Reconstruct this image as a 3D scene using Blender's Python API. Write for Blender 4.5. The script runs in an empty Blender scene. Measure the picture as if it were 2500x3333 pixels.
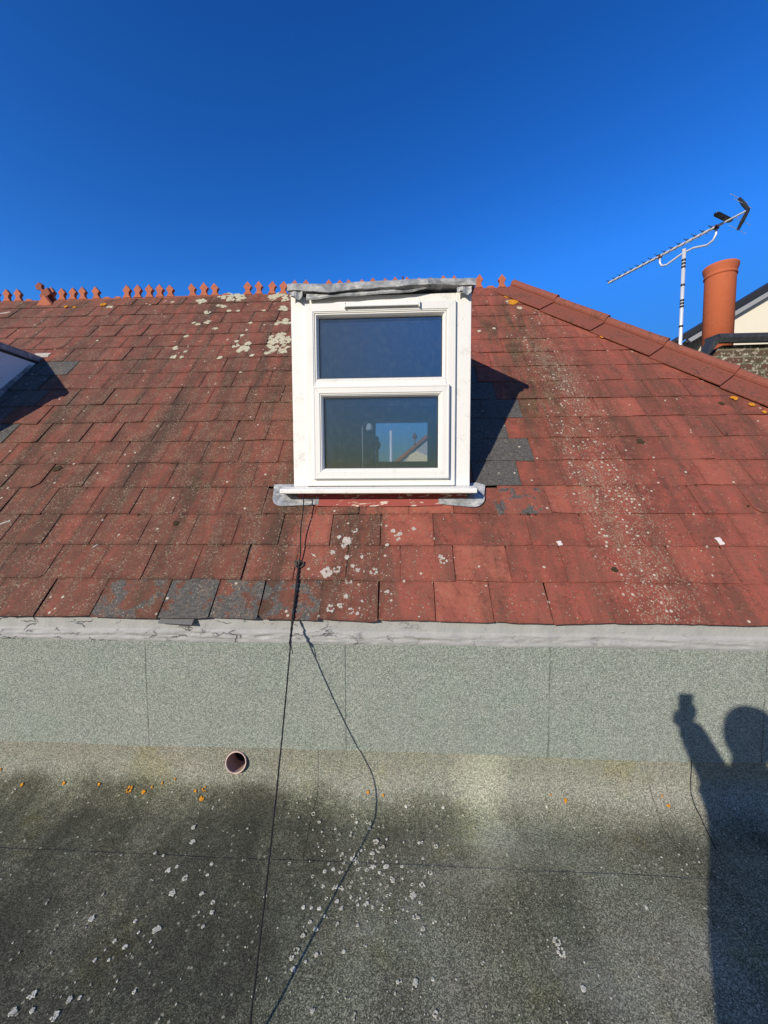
import bpy, bmesh, math, random
from mathutils import Vector, Matrix, noise
random.seed(7)
S = bpy.context.scene
COL = S.collection
PI = math.pi

# ------------------------------------------------------------------ camera
FPX = 1252.0                      # focal length in pixels of a 2500 x 3333 frame
RX = ((0.9988, 0.0008, -0.0482), (0.0480, 0.0621, 0.9969), (-0.0038, 0.9981, -0.0620))
cam_d = bpy.data.cameras.new('camera'); cam = bpy.data.objects.new('camera', cam_d); COL.objects.link(cam)
cam_d.sensor_fit = 'VERTICAL'; cam_d.sensor_height = 36.0; cam_d.lens = 36.0 * FPX / 3333.0
cam_d.clip_start = 0.02; cam_d.clip_end = 5000
_r = Vector((RX[0][0], RX[1][0], RX[2][0])).normalized()
_f = Vector((RX[0][2], RX[1][2], RX[2][2])).normalized()
_u = _r.cross(_f).normalized(); _r = _f.cross(_u)
cam.matrix_world = Matrix(((_r.x, _u.x, -_f.x, 0), (_r.y, _u.y, -_f.y, 0), (_r.z, _u.z, -_f.z, 0), (0, 0, 0, 1)))
S.camera = cam

# ------------------------------------------------------------------ light
SUN = Vector((0.53463, 0.74446, -0.39995)).normalized()      # the way the light travels
EL = math.asin(-SUN.z); AZ = math.atan2(-SUN.x, -SUN.y)
sun_d = bpy.data.lights.new('sun', 'SUN'); sun = bpy.data.objects.new('sun', sun_d); COL.objects.link(sun)
sun_d.energy = 4.95; sun_d.angle = math.radians(0.55); sun_d.color = (1.0, 0.915, 0.79)
sun.rotation_euler = SUN.to_track_quat('-Z', 'Y').to_euler()
W = bpy.data.worlds.new('World'); S.world = W; W.use_nodes = True
wn = W.node_tree; wn.nodes.clear()
sky = wn.nodes.new('ShaderNodeTexSky'); sky.sky_type = 'NISHITA'; sky.sun_disc = False
sky.sun_elevation = EL; sky.sun_rotation = AZ; sky.altitude = 0; sky.air_density = 1.0; sky.dust_density = 1.0; sky.ozone_density = 3.0
hs = wn.nodes.new('ShaderNodeHueSaturation'); hs.inputs['Saturation'].default_value = 1.27; hs.inputs['Value'].default_value = 1.0
bg = wn.nodes.new('ShaderNodeBackground'); bg.inputs['Strength'].default_value = 0.10
wo = wn.nodes.new('ShaderNodeOutputWorld')
tint = wn.nodes.new('ShaderNodeMix'); tint.data_type = 'RGBA'; tint.blend_type = 'MULTIPLY'; tint.inputs[0].default_value = 1.0
tint.inputs[7].default_value = (1.15, 1.17, 1.15, 1)
wn.links.new(sky.outputs[0], hs.inputs['Color']); gm = wn.nodes.new('ShaderNodeGamma'); gm.inputs[1].default_value = 1.6
wn.links.new(hs.outputs[0], gm.inputs[0]); wn.links.new(gm.outputs[0], tint.inputs[6]); # the glow round the sun is held back to the brightness of the rest of the sky, keeping its paler hue
sp_ = wn.nodes.new('ShaderNodeSeparateColor'); wn.links.new(tint.outputs[2], sp_.inputs[0])
mn = wn.nodes.new('ShaderNodeMath'); mn.operation = 'SMOOTH_MIN'; mn.inputs[1].default_value = 2.7; mn.inputs[2].default_value = 1.0; wn.links.new(sp_.outputs[1], mn.inputs[0])
dv = wn.nodes.new('ShaderNodeMath'); dv.operation = 'DIVIDE'; wn.links.new(mn.outputs[0], dv.inputs[0]); wn.links.new(sp_.outputs[1], dv.inputs[1])
vs_ = wn.nodes.new('ShaderNodeVectorMath'); vs_.operation = 'SCALE'; wn.links.new(tint.outputs[2], vs_.inputs[0]); wn.links.new(dv.outputs[0], vs_.inputs['Scale'])
wn.links.new(vs_.outputs[0], bg.inputs[0]); wn.links.new(bg.outputs[0], wo.inputs[0])
S.view_settings.view_transform = 'Standard'; S.view_settings.look = 'None'
S.view_settings.exposure = 0.0; S.view_settings.gamma = 1.0
S.render.engine = 'CYCLES'
S.cycles.max_bounces = 8; S.cycles.transparent_max_bounces = 12

# ------------------------------------------------------------------ frame geometry helpers
PITCH = math.radians(48.5); CP, SP = math.cos(PITCH), math.sin(PITCH)
EY, EZ = 2.0, -0.71               # foot of the front roof slope
def ray(px, py):
    a, b = (px - 1250) / FPX, (1666.5 - py) / FPX
    return Vector(tuple(RX[i][0] * a + RX[i][1] * b + RX[i][2] for i in range(3)))
def at(px, py, Y):
    r = ray(px, py); return r / r.y * Y
def rp(u, s, h=0.0):              # point on the front slope: across, up the slope, above it
    return Vector((u, EY + s * CP - h * SP, EZ + s * SP + h * CP))
def us(px, py):
    r = ray(px, py); n = Vector((0, -SP, CP)); o = Vector((0, EY, EZ)); h = r * (n.dot(o) / n.dot(r))
    return h.x, (h.y - EY) / CP
FLOOR = -1.72
SEAM0, SEAM1, SEAM2, SEAM3 = [at(p_, 2290, 2.02).x for p_ in (480, 1125, 1787, 2487)]

# ------------------------------------------------------------------ object helpers
class MB:
    def __init__(self): self.v = []; self.f = []; self.uv = {}; self.col = {}
    def add(self, vs, fs):
        b = len(self.v); self.v += [tuple(p) for p in vs]
        i0 = len(self.f); self.f += [tuple(b + i for i in f) for f in fs]; return i0
    def box(self, x0, x1, y0, y1, z0, z1):
        return self.add([(x0,y0,z0),(x1,y0,z0),(x1,y1,z0),(x0,y1,z0),(x0,y0,z1),(x1,y0,z1),(x1,y1,z1),(x0,y1,z1)],
                 [(0,3,2,1),(4,5,6,7),(0,1,5,4),(1,2,6,5),(2,3,7,6),(3,0,4,7)])
    def prism(self, poly, vec):   # poly: list of 3D points, extruded by vec
        n = len(poly); vec = Vector(vec); p2 = [Vector(p) + vec for p in poly]
        fs = [tuple(range(n))[::-1], tuple(range(n, 2*n))] + [(i, (i+1) % n, n + (i+1) % n, n + i) for i in range(n)]
        return self.add(list(poly) + p2, fs)
    def tube(self, pts, r, seg=8, cap=True):
        pts = [Vector(p) for p in pts]; n = len(pts); vs = []; fs = []
        rr = r if isinstance(r, (list, tuple)) else [r] * n
        t = (pts[1] - pts[0]).normalized(); a = t.orthogonal().normalized()
        for i in range(n):
            t = (pts[min(i+1, n-1)] - pts[max(i-1, 0)]).normalized()
            a = (a - t * a.dot(t)).normalized(); b = t.cross(a)
            for k in range(seg):
                th = 2 * PI * k / seg; vs.append(pts[i] + (a * math.cos(th) + b * math.sin(th)) * rr[i])
        for i in range(n - 1):
            for k in range(seg):
                fs.append((i*seg+k, i*seg+(k+1) % seg, (i+1)*seg+(k+1) % seg, (i+1)*seg+k))
        if cap: fs += [tuple(range(seg))[::-1], tuple((n-1)*seg+k for k in range(seg))]
        return self.add(vs, fs)
    def lathe(self, prof, c=(0,0,0), seg=32):   # prof: (r, z)
        c = Vector(c); n = len(prof); vs = []; fs = []
        for r, z in prof:
            for k in range(seg):
                th = 2*PI*k/seg; vs.append(c + Vector((r*math.cos(th), r*math.sin(th), z)))
        for i in range(n-1):
            for k in range(seg): fs.append((i*seg+k, i*seg+(k+1) % seg, (i+1)*seg+(k+1) % seg, (i+1)*seg+k))
        return self.add(vs, fs)
    def build(self, name, m, parent=None, bevel=0, smooth=False, segs=2):
        me = bpy.data.meshes.new(name); me.from_pydata(self.v, [], self.f); me.update()
        bm = bmesh.new(); bm.from_mesh(me); bmesh.ops.recalc_face_normals(bm, faces=bm.faces); bm.to_mesh(me); bm.free()
        o = bpy.data.objects.new(name, me); COL.objects.link(o)
        if m: me.materials.append(m)
        if parent: o.parent = parent
        if bevel:
            b = o.modifiers.new('bevel', 'BEVEL'); b.width = bevel; b.segments = segs; b.limit_method = 'ANGLE'; b.angle_limit = math.radians(35)
        if smooth:
            for p in me.polygons: p.use_smooth = True
        return o
def tag(o, label=None, cat=None, group=None, kind=None):
    if cat and not kind: kind = 'thing'
    for k, v in (('label', label), ('category', cat), ('group', group), ('kind', kind)):
        if v: o[k] = v
    return o
def empty(name, loc=(0,0,0)):
    o = bpy.data.objects.new(name, None); COL.objects.link(o); o.location = loc; o.empty_display_size = 0.1
    return o
def thing(name, label, cat, group=None): return tag(empty(name), label, cat, group)
def fbm(x, y, z=0.0, o=4): return noise.fractal(Vector((x, y, z)), 1.0, 2.0, o)

# ------------------------------------------------------------------ material helpers
class NT:
    def __init__(self, name):
        self.m = bpy.data.materials.new(name); self.m.use_nodes = True; self.t = self.m.node_tree
        self.b = self.t.nodes['Principled BSDF']; self.out = self.t.nodes['Material Output']
    def n(self, typ, ins=None, out=0, **kw):
        nd = self.t.nodes.new(typ)
        for k, v in kw.items(): setattr(nd, k, v)
        for k, v in (ins or {}).items(): self.set(nd.inputs[k], v)
        return nd.outputs[out]
    def set(self, sock, v):
        if isinstance(v, bpy.types.NodeSocket): self.t.links.new(v, sock)
        elif isinstance(v, tuple) and len(v) == 3 and sock.type == 'RGBA': sock.default_value = (*v, 1)
        else: sock.default_value = v
    def noise(self, vec, scale, detail=4, rough=0.55, col=False, dist=0.0):
        return self.n('ShaderNodeTexNoise', {'Vector': vec, 'Scale': scale, 'Detail': detail, 'Roughness': rough, 'Distortion': dist}, 1 if col else 0)
    def vor(self, vec, scale, out=0, feature='F1', rnd=1.0):
        return self.n('ShaderNodeTexVoronoi', {'Vector': vec, 'Scale': scale, 'Randomness': rnd}, out, feature=feature)
    def mr(self, v, a, b, c=0.0, d=1.0): return self.n('ShaderNodeMapRange', {0: v, 1: a, 2: b, 3: c, 4: d}, interpolation_type='SMOOTHSTEP')
    def mix(self, f, a, b, blend='MIX'):
        nd = self.t.nodes.new('ShaderNodeMix'); nd.data_type = 'RGBA'; nd.blend_type = blend
        self.set(nd.inputs[0], f); self.set(nd.inputs[6], a); self.set(nd.inputs[7], b); return nd.outputs[2]
    def ma(self, op, a, b=0.0): return self.n('ShaderNodeMath', {0: a, 1: b}, operation=op)
    def mul(self, a, b): return self.ma('MULTIPLY', a, b)
    def sep(self, v, i): return self.n('ShaderNodeSeparateXYZ', {0: v}, i)
    def scl(self, v, s): return self.n('ShaderNodeVectorMath', {0: v, 1: s}, operation='MULTIPLY')
    def obj(self): return self.n('ShaderNodeTexCoord', out=3)
    def bump(self, h, strength=0.3, dist=0.005, nrm=None):
        ins = {'Height': h, 'Strength': strength, 'Distance': dist}
        if nrm is not None: ins['Normal'] = nrm
        return self.n('ShaderNodeBump', ins)
    def fin(self, col, rough=0.8, bump=None, metal=0.0, spec=0.3):
        self.set(self.b.inputs['Base Color'], col); self.set(self.b.inputs['Roughness'], rough)
        self.set(self.b.inputs['Metallic'], metal); self.set(self.b.inputs['Specular IOR Level'], spec)
        if bump is not None: self.set(self.b.inputs['Normal'], bump)
        return self.m

def mat_slate():
    t = NT('painted_slate'); uv = t.n('ShaderNodeTexCoord', out=2); u = t.sep(uv, 0); s = t.sep(uv, 1)
    at_ = t.n('ShaderNodeAttribute', attribute_name='slate', out=0); sr = t.n('ShaderNodeSeparateColor', {0: at_}, 0); sg = t.n('ShaderNodeSeparateColor', {0: at_}, 1); sb = t.n('ShaderNodeSeparateColor', {0: at_}, 2)
    n1 = t.noise(uv, 1.7, 5); n2 = t.noise(uv, 9, 6, .65); n3 = t.noise(uv, 60, 5, .7); n4 = t.noise(uv, 240, 3, .7)
    flow = t.noise(t.scl(uv, (5.5, 0.9, 1)), 1.0, 6, .6)
    flow2 = t.noise(t.scl(uv, (16, 2.4, 1)), 1.0, 5, .6)
    red = t.mix(sr, (0.262, 0.076, 0.053), (0.365, 0.112, 0.078))
    red = t.mix(t.mr(n2, .38, .68), red, (0.415, 0.104, 0.072))
    red = t.mix(t.mul(sb, t.mr(t.ma('ADD', t.mul(n2, .7), t.mul(n1, .3)), .36, .60, .25, 1)), red, (0.43, 0.142, 0.094))
    # brown algae and dirt, thicker to the left and in runs down the slope
    left = t.mr(u, 0.7, -.9, .045, 0.18)
    low = t.mr(s, 3.6, 2.2, 0, .04); left = t.ma('ADD', left, low)
    d = t.ma('ADD', t.ma('ADD', t.mul(flow, .55), t.mul(flow2, .42)), left)
    d = t.ma('ADD', d, t.mul(t.ma('SUBTRACT', n3, .5), .55)); d = t.ma('SUBTRACT', d, t.mul(sb, .25))
    dm = t.mr(d, .44, .80)
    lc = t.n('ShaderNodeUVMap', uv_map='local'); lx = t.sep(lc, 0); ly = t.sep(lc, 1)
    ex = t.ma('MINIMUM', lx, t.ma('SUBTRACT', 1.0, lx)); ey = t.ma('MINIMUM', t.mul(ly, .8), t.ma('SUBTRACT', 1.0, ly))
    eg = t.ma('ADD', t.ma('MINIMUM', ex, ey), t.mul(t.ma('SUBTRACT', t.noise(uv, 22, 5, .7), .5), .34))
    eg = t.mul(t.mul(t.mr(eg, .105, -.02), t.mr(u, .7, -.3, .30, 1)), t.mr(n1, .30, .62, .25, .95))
    c = t.mix(t.mul(dm, .80), red, t.mix(t.mr(n3, .35, .65), (0.060, 0.034, 0.023), (0.165, 0.095, 0.062)))
    runs = t.noise(t.scl(uv, (3.2, .35, 1)), 1.0, 5, .6); c = t.mix(t.mul(t.mr(t.ma('ADD', t.mul(runs, .72), t.mul(n3, .28)), .49, .62), t.mr(u, .6, -.6, .48, .80)), c, t.mix(n3, (0.060, 0.042, 0.027), (0.095, 0.068, 0.044)))
    upper = t.mul(t.mr(t.ma('ABSOLUTE', t.ma('SUBTRACT', t.ma('ADD', u, t.mul(t.ma('SUBTRACT', flow, .5), .7)), 1.12)), .52, .05), t.mul(t.mr(s, .9, 2.0), t.mr(s, 4.2, 3.2)))
    c = t.mix(t.mul(upper, t.mr(t.ma('ADD', t.mul(n3, .55), t.mul(flow2, .45)), .40, .60, .15, .85)), c, t.mix(t.mr(n2, .4, .6), (0.075, 0.050, 0.030), (0.110, 0.090, 0.045)))
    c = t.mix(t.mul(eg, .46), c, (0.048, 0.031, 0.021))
    grn = t.mr(t.ma('ADD', t.mul(n1, .6), t.mul(n2, .4)), .52, .70)
    c = t.mix(t.mul(t.mul(grn, .45), dm), c, (0.080, 0.070, 0.032))
    # paint flaked off to bare slate
    fl = t.mr(t.ma('ADD', t.ma('SUBTRACT', n2, t.mul(n1, .25)), t.mul(sg, .40)), .575, .635)
    fl = t.mul(fl, t.mr(sg, .05, .3))
    bare = t.mix(t.mr(n3, .3, .7), (0.066, 0.064, 0.060), (0.150, 0.146, 0.136))
    c = t.mix(fl, c, bare)
    mot = t.ma('ADD', t.mul(t.noise(uv, 38, 6, .75), .6), t.mul(t.noise(uv, 6, 5, .6), .4)); c = t.mix(t.mr(mot, .50, .62, 0, .55), c, t.mix(1.0, c, (.50, .46, .44), 'MULTIPLY'))
    c = t.mix(t.mr(mot, .47, .38, 0, .35), c, t.mix(1.0, c, (1.22, 1.12, 1.06), 'MULTIPLY'))
    # fine grain
    c = t.mix(t.mr(n4, .3, .72, 0, .8), t.mix(1.0, c, (0.55, .55, .55), 'MULTIPLY'), t.mix(1.0, c, (1.25, 1.22, 1.18), 'MULTIPLY'))
    # crust of tiny tan lichen over the older, browner slates
    ft = t.n('ShaderNodeSeparateColor', {0: t.vor(uv, 150, 1)}, 0); crust = t.mul(t.mr(u, .45, -.6, .12, 1), t.mr(t.ma('ADD', t.mul(flow2, .55), t.mul(n2, .45)), .45, .60))
    c = t.mix(t.mul(t.ma('LESS_THAN', ft, t.mul(crust, .36)), t.mr(n4, .40, .55, .25, .85)), c, (0.22, 0.150, 0.100))
    # lichen specks: everywhere thin, dense in runs
    run = t.mr(t.ma('ABSOLUTE', t.ma('SUBTRACT', t.ma('ADD', u, t.mul(t.ma('SUBTRACT', flow, .5), .5)), 1.36)), .30, .0)
    run = t.mul(run, t.mr(t.noise(t.scl(uv, (3, .8, 1)), 1.0, 4), .34, .62))
    fr_ = t.n('ShaderNodeSeparateColor', {0: t.vor(uv, 120, 1)}, 1); wide = t.mr(t.ma('ABSOLUTE', t.ma('SUBTRACT', t.ma('ADD', u, t.mul(t.ma('SUBTRACT', flow2, .5), .55)), 1.34)), .34, .04)
    cover = t.mul(t.mul(wide, t.mr(t.ma('ADD', t.mul(flow, .5), t.mul(n2, .5)),   .44, .62)), t.mr(s, 3.3, 2.6, 0, 1))
    c = t.mix(t.mul(t.ma('LESS_THAN', fr_, t.mul(cover, .46)), t.mr(n4, .38, .55, .3, .9)), c, t.mix(n3, (0.17, 0.115, 0.075), (0.34, 0.25, 0.165)))
    vd = t.vor(uv, 95); vc = t.vor(uv, 95, 1); vr = t.n('ShaderNodeSeparateColor', {0: vc}, 0)
    edge = t.mul(t.mr(u, .2, -1.4, .02, .17), t.mr(n2, .42, .62))
    dens = t.ma('ADD', t.ma('ADD', t.mul(run, .95), edge), .018)
    sp = t.mul(t.ma('LESS_THAN', vr, dens), t.mr(t.ma('ADD', vd, t.mul(t.ma('SUBTRACT', n4, .5), .5)), .42, .25))
    spc = t.mix(n3, (0.22, 0.19, 0.125), (0.47, 0.42, 0.31))
    c = t.mix(t.mul(sp, .85), c, spc)
    vd2 = t.vor(uv, 42); vr2 = t.n('ShaderNodeSeparateColor', {0: t.vor(uv, 42, 1)}, 1)
    sp2 = t.mul(t.ma('LESS_THAN', vr2, t.ma('ADD', t.mul(run, .30), .010)), t.mr(t.ma('ADD', vd2, t.mul(t.ma('SUBTRACT', n4, .5), .6)), .40, .24))
    c = t.mix(t.mul(sp2, .9), c, (0.52, 0.48, 0.38))
    h = t.ma('ADD', t.ma('ADD', t.mul(n3, .6), t.mul(n4, .35)), t.ma('ADD', t.mul(n2, .8), t.mul(t.ma('ADD', sp, sp2), .35)))
    return t.fin(c, .82, t.bump(h, .55, .006), spec=.25)

def mat_clay(name='clay', a=(0.185, .060, .040), b=(.33, .105, .062), dirt=.5):
    t = NT(name); p = t.obj(); n1 = t.noise(p, 6, 5, .6); n2 = t.noise(p, 45, 5, .65); n3 = t.noise(p, 200, 3)
    c = t.mix(n1, a, b); c = t.mix(t.mul(t.mr(t.ma('ADD', t.mul(n1, .4), t.mul(n2, .6)), .47, .66), dirt), c, (.075, .045, .028))
    c = t.mix(t.mr(n2, .64, .74, 0, .5), c, (.36, .30, .22)) if dirt > .3 else c
    return t.fin(c, .85, t.bump(t.ma('ADD', n2, t.mul(n3, .5)), .5, .006))

def mat_felt(name, pale_grain, mid, dark, dirt, stain=0.0, low=None):
    t = NT(name); p = t.obj(); z = t.sep(p, 2)
    q = t.ma('ADD', 0, 0)
    vc = t.vor(p, 280, 1); r = t.n('ShaderNodeSeparateColor', {0: vc}, 0); g = t.n('ShaderNodeSeparateColor', {0: vc}, 1)
    n1 = t.noise(p, 1.1, 4); n2 = t.noise(p, 5, 5, .6); n3 = t.noise(p, 320, 3, .7); n4 = t.noise(p, 26, 4, .6)
    r = t.ma('ADD', t.mul(r, .7), t.mul(t.mr(n3, .25, .75), .3))
    ramp = t.t.nodes.new('ShaderNodeValToRGB'); cr = ramp.color_ramp
    cr.elements[0].position = .12; cr.elements[0].color = (*dark, 1); cr.elements[1].position = .92; cr.elements[1].color = (*pale_grain, 1)  # mineral granule tones, from dark to pale
    e = cr.elements.new(.55); e.color = (*mid, 1); t.set(ramp.inputs[0], r); c = ramp.outputs[0]
    if low:
        r2 = t.t.nodes.new('ShaderNodeValToRGB'); c2 = r2.color_ramp
        c2.elements[0].position = .12; c2.elements[0].color = (*low[2], 1); c2.elements[1].position = .92; c2.elements[1].color = (*low[0], 1)
        e = c2.elements.new(.55); e.color = (*low[1], 1); t.set(r2.inputs[0], r)
        zz = t.ma('ADD', z, t.mul(t.ma('SUBTRACT', t.noise(t.scl(p, (1.6, 3, 3)), 1.0, 5, .6), .5), .30))
        zz = t.ma('ADD', zz, t.mr(t.sep(p, 0), -1.2, .6, -.02, .035))
        lowm = t.mr(zz, -1.585, -1.715); c = t.mix(lowm, c, r2.outputs[0])
    c = t.mix(t.mr(n2, .35, .65, 0, .35), c, t.mix(1.0, c, (.84, 1.0, .92), 'MULTIPLY'))
    c = t.mix(t.mr(n1, .35, .7, 0, .30), c, t.mix(1.0, c, (1.12, 1.0, 1.0), 'MULTIPLY'))
    if low:
        colm = t.noise(t.scl(p, (2.3, .45, .45)), 1.0, 5, .6); colm = t.ma('ADD', t.mul(colm, .8), t.mul(n2, .2))
        c = t.mix(lowm, c, t.mix(1.0, c, t.mix(t.mr(colm, .34, .64), (.66, .67, .57), (1.42, 1.40, 1.28)), 'MULTIPLY'))
        wash = t.mr(t.ma('ABSOLUTE', t.ma('ADD', t.ma('SUBTRACT', t.sep(p, 0), .40), t.mul(t.ma('SUBTRACT', t.noise(t.scl(p, (2, 1.2, 1)), 1.0, 4), .5), .5))), .26, .02, 0, .55)
        c = t.mix(wash, c, t.mix(1.0, c, (1.75, 1.72, 1.60), 'MULTIPLY'))
    if stain:
        al = t.ma('ADD', t.mul(t.noise(t.scl(p, (1.5, .8, .8)), 1.0, 5, .6), .75), t.mul(n4, .25))
        if low: al = t.ma('ADD', al, t.mr(t.sep(p, 0), .1, -1.3, -.03, .07))
        st = t.mul(t.mr(al, .42, .64), stain)
        if low: st = t.mul(t.mul(st, t.ma('ADD', t.mul(lowm, .85), .15)), t.mr(t.sep(p, 0), -.5, .25, 1, .32))
        c = t.mix(st, c, t.mix(t.mr(r, .2, 1.0), tuple(x*.6 for x in dirt), tuple(x*1.6 for x in dirt)))
        c = t.mix(t.mr(t.noise(p, 3.1, 5, .65), .52, .74, 0, .5), c, t.mix(1.0, c, (.95, .90, .52), 'MULTIPLY'))
        vd = t.vor(p, 60); vr = t.n('ShaderNodeSeparateColor', {0: t.vor(p, 60, 1)}, 2)
        k = t.mul(t.ma('LESS_THAN', vr, .035), t.mr(t.ma('ADD', vd, t.mul(t.ma('SUBTRACT', n3, .5), .6)), .38, .22))
        c = t.mix(k, c, (.36, .35, .26))
    if not low:
        for sx in (SEAM0, SEAM1, SEAM2, SEAM3):
            dd = t.ma('ABSOLUTE', t.ma('ADD', t.ma('SUBTRACT', t.sep(p, 0), sx), t.mul(t.ma('SUBTRACT', n4, .5), .03)))
            c = t.mix(t.mul(t.mr(dd, .007, .001), t.mr(t.noise(p, 7, 3), .40, .60, .0, .40)), c, (.05, .055, .052))
    return t.fin(c, .9, t.bump(t.ma('ADD', r, t.mul(n3, .4)), .6, .004), spec=.2)

def mat_plain(name, col, rough=.5, var=.06, scale=20, spec=.4, metal=0.0, bump=.0, dirtcol=None, dirt=.0):
    t = NT(name); p = t.obj(); n = t.noise(p, scale, 5, .6); n2 = t.noise(p, scale*5, 4, .6)
    k = t.ma('ADD', t.mul(n, .6), t.mul(n2, .4))
    c = t.mix(k, tuple(x*(1-var) for x in col), tuple(min(1, x*(1+var)) for x in col))
    if dirtcol: c = t.mix(t.mr(k, .50, .68, 0, dirt), c, dirtcol)
    return t.fin(c, rough, t.bump(k, bump, .003) if bump else None, metal, spec)

def mat_upvc():
    t = NT('white_upvc'); p = t.obj(); z = t.sep(p, 2)
    run = t.noise(t.scl(p, (40, 40, 3)), 1.0, 5, .65); n = t.noise(p, 8, 4); f = t.noise(p, 120, 4, .7)
    c = t.mix(t.mr(t.ma('ADD', t.mul(run, .6), t.mul(n, .4)), .52, .72, 0, .38), (.73, .725, .69), (.48, .465, .41))
    c = t.mix(t.mr(f, .66, .74, 0, .35), c, (.45, .43, .38))
    return t.fin(c, .38, None, spec=.4)

def mat_lead():
    t = NT('weathered_lead'); p = t.obj(); n = t.noise(p, 14, 6, .65, dist=.6); n2 = t.noise(p, 60, 5, .7)
    c = t.mix(t.mr(n, .35, .66), (.17, .185, .20), (.40, .41, .42)); c = t.mix(t.mr(t.noise(t.scl(p, (9, 9, 30)), 1.0, 6, .7), .50, .68, 0, .8), c, (.60, .60, .57))
    c = t.mix(t.mr(n2, .42, .33, 0, .6), c, (.10, .10, .10))
    return t.fin(c, .6, t.bump(t.ma('ADD', n, t.mul(n2, .5)), .4, .006), metal=.15)

def mat_lichen(name, a, b):
    t = NT(name); p = t.obj(); n = t.noise(p, 130, 4, .7); n2 = t.noise(p, 25, 3)
    c = t.mix(t.mr(t.ma('ADD', t.mul(n, .7), t.mul(n2, .3)), .35, .65), a, b)
    return t.fin(c, .95, t.bump(n, .8, .004), spec=.1)

def mat_sealant():
    t = NT('grey_sealant'); p = t.obj(); t.noise(p, 5, 3); q = t.n('ShaderNodeVectorMath', {0: p, 1: t.n('ShaderNodeVectorMath', {0: t.noise(p, 9, 5, .6, col=True), 1: (.16, .16, .10)}, operation='MULTIPLY')}, operation='ADD')
    ed = t.vor(t.scl(q, (6, 6, 20)), 1.0, 0, 'DISTANCE_TO_EDGE'); n = t.noise(p, 12, 5, .6); n2 = t.noise(p, 90, 4)
    m = t.mr(t.noise(p, 2.6, 3), .40, .58); m = t.mul(m, t.mr(t.sep(p, 0), .1, -.5, .35, 1))
    crk = t.mul(t.mul(t.mr(ed, .05, .012), m), t.mr(t.noise(p, 11, 4, .6), .47, .60))
    c = t.mix(n, (.27, .275, .27), (.42, .42, .405)); c = t.mix(t.mr(n2, .6, .72, 0, .4), c, (.50, .50, .49)); c = t.mix(crk, c, (.085, .085, .085))
    h = t.ma('SUBTRACT', t.ma('ADD', t.mul(n, .8), t.mul(n2, .15)), t.mul(crk, .9))
    return t.fin(c, .75, t.bump(h, .8, .012))

def mat_brick():
    t = NT('old_brick'); p = t.obj(); pz = t.n('ShaderNodeCombineXYZ', {0: t.sep(p, 0), 1: t.sep(p, 2), 2: 0.0})
    pz = t.n('ShaderNodeVectorMath', {0: pz, 1: t.n('ShaderNodeVectorMath', {0: t.noise(p, 8, 3, col=True), 1: (.03, .03, 0)}, operation='MULTIPLY')}, operation='ADD')
    br = t.n('ShaderNodeTexBrick', {'Vector': pz, 'Color1': (.13, .055, .04), 'Color2': (.085, .06, .04), 'Mortar': (.20, .18, .13), 'Scale': 1.0, 'Mortar Size': .011, 'Brick Width': .225, 'Row Height': .075, 'Mortar Smooth': .2})
    f = t.t.nodes[-1].outputs[1]; n = t.noise(p, 22, 6, .7); n2 = t.noise(p, 7, 4)
    c = t.mix(t.mr(n2, .4, .65, 0, .75), br, (.085, .075, .045)); c = t.mix(t.mr(n, .52, .62, 0, .9), c, (.48, .45, .35))
    return t.fin(c, .9, t.bump(t.ma('SUBTRACT', n, t.mul(f, .8)), .8, .015))

def mat_glass():
    t = NT('double_glazing'); t.t.nodes.remove(t.b)
    lw = t.n('ShaderNodeLayerWeight', {'Blend': .5}, 1); fac = t.ma('ADD', .25, t.mul(t.ma('POWER', lw, 4.0), .6))
    p = t.obj(); du = t.noise(p, 30, 5, .65)
    tr = t.n('ShaderNodeBsdfTransparent', {0: (.80, .84, .90)}); gl = t.n('ShaderNodeBsdfGlossy', {0: (.76, .86, .92), 'Roughness': 0.0})
    df = t.n('ShaderNodeBsdfDiffuse', {0: (.55, .57, .58)})
    m = t.n('ShaderNodeMixShader', {0: fac, 1: tr, 2: gl}); m = t.n('ShaderNodeMixShader', {0: t.mr(du, .45, .75, .004, .03), 1: m, 2: df})
    t.t.links.new(m, t.out.inputs[0]); return t.m

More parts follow.
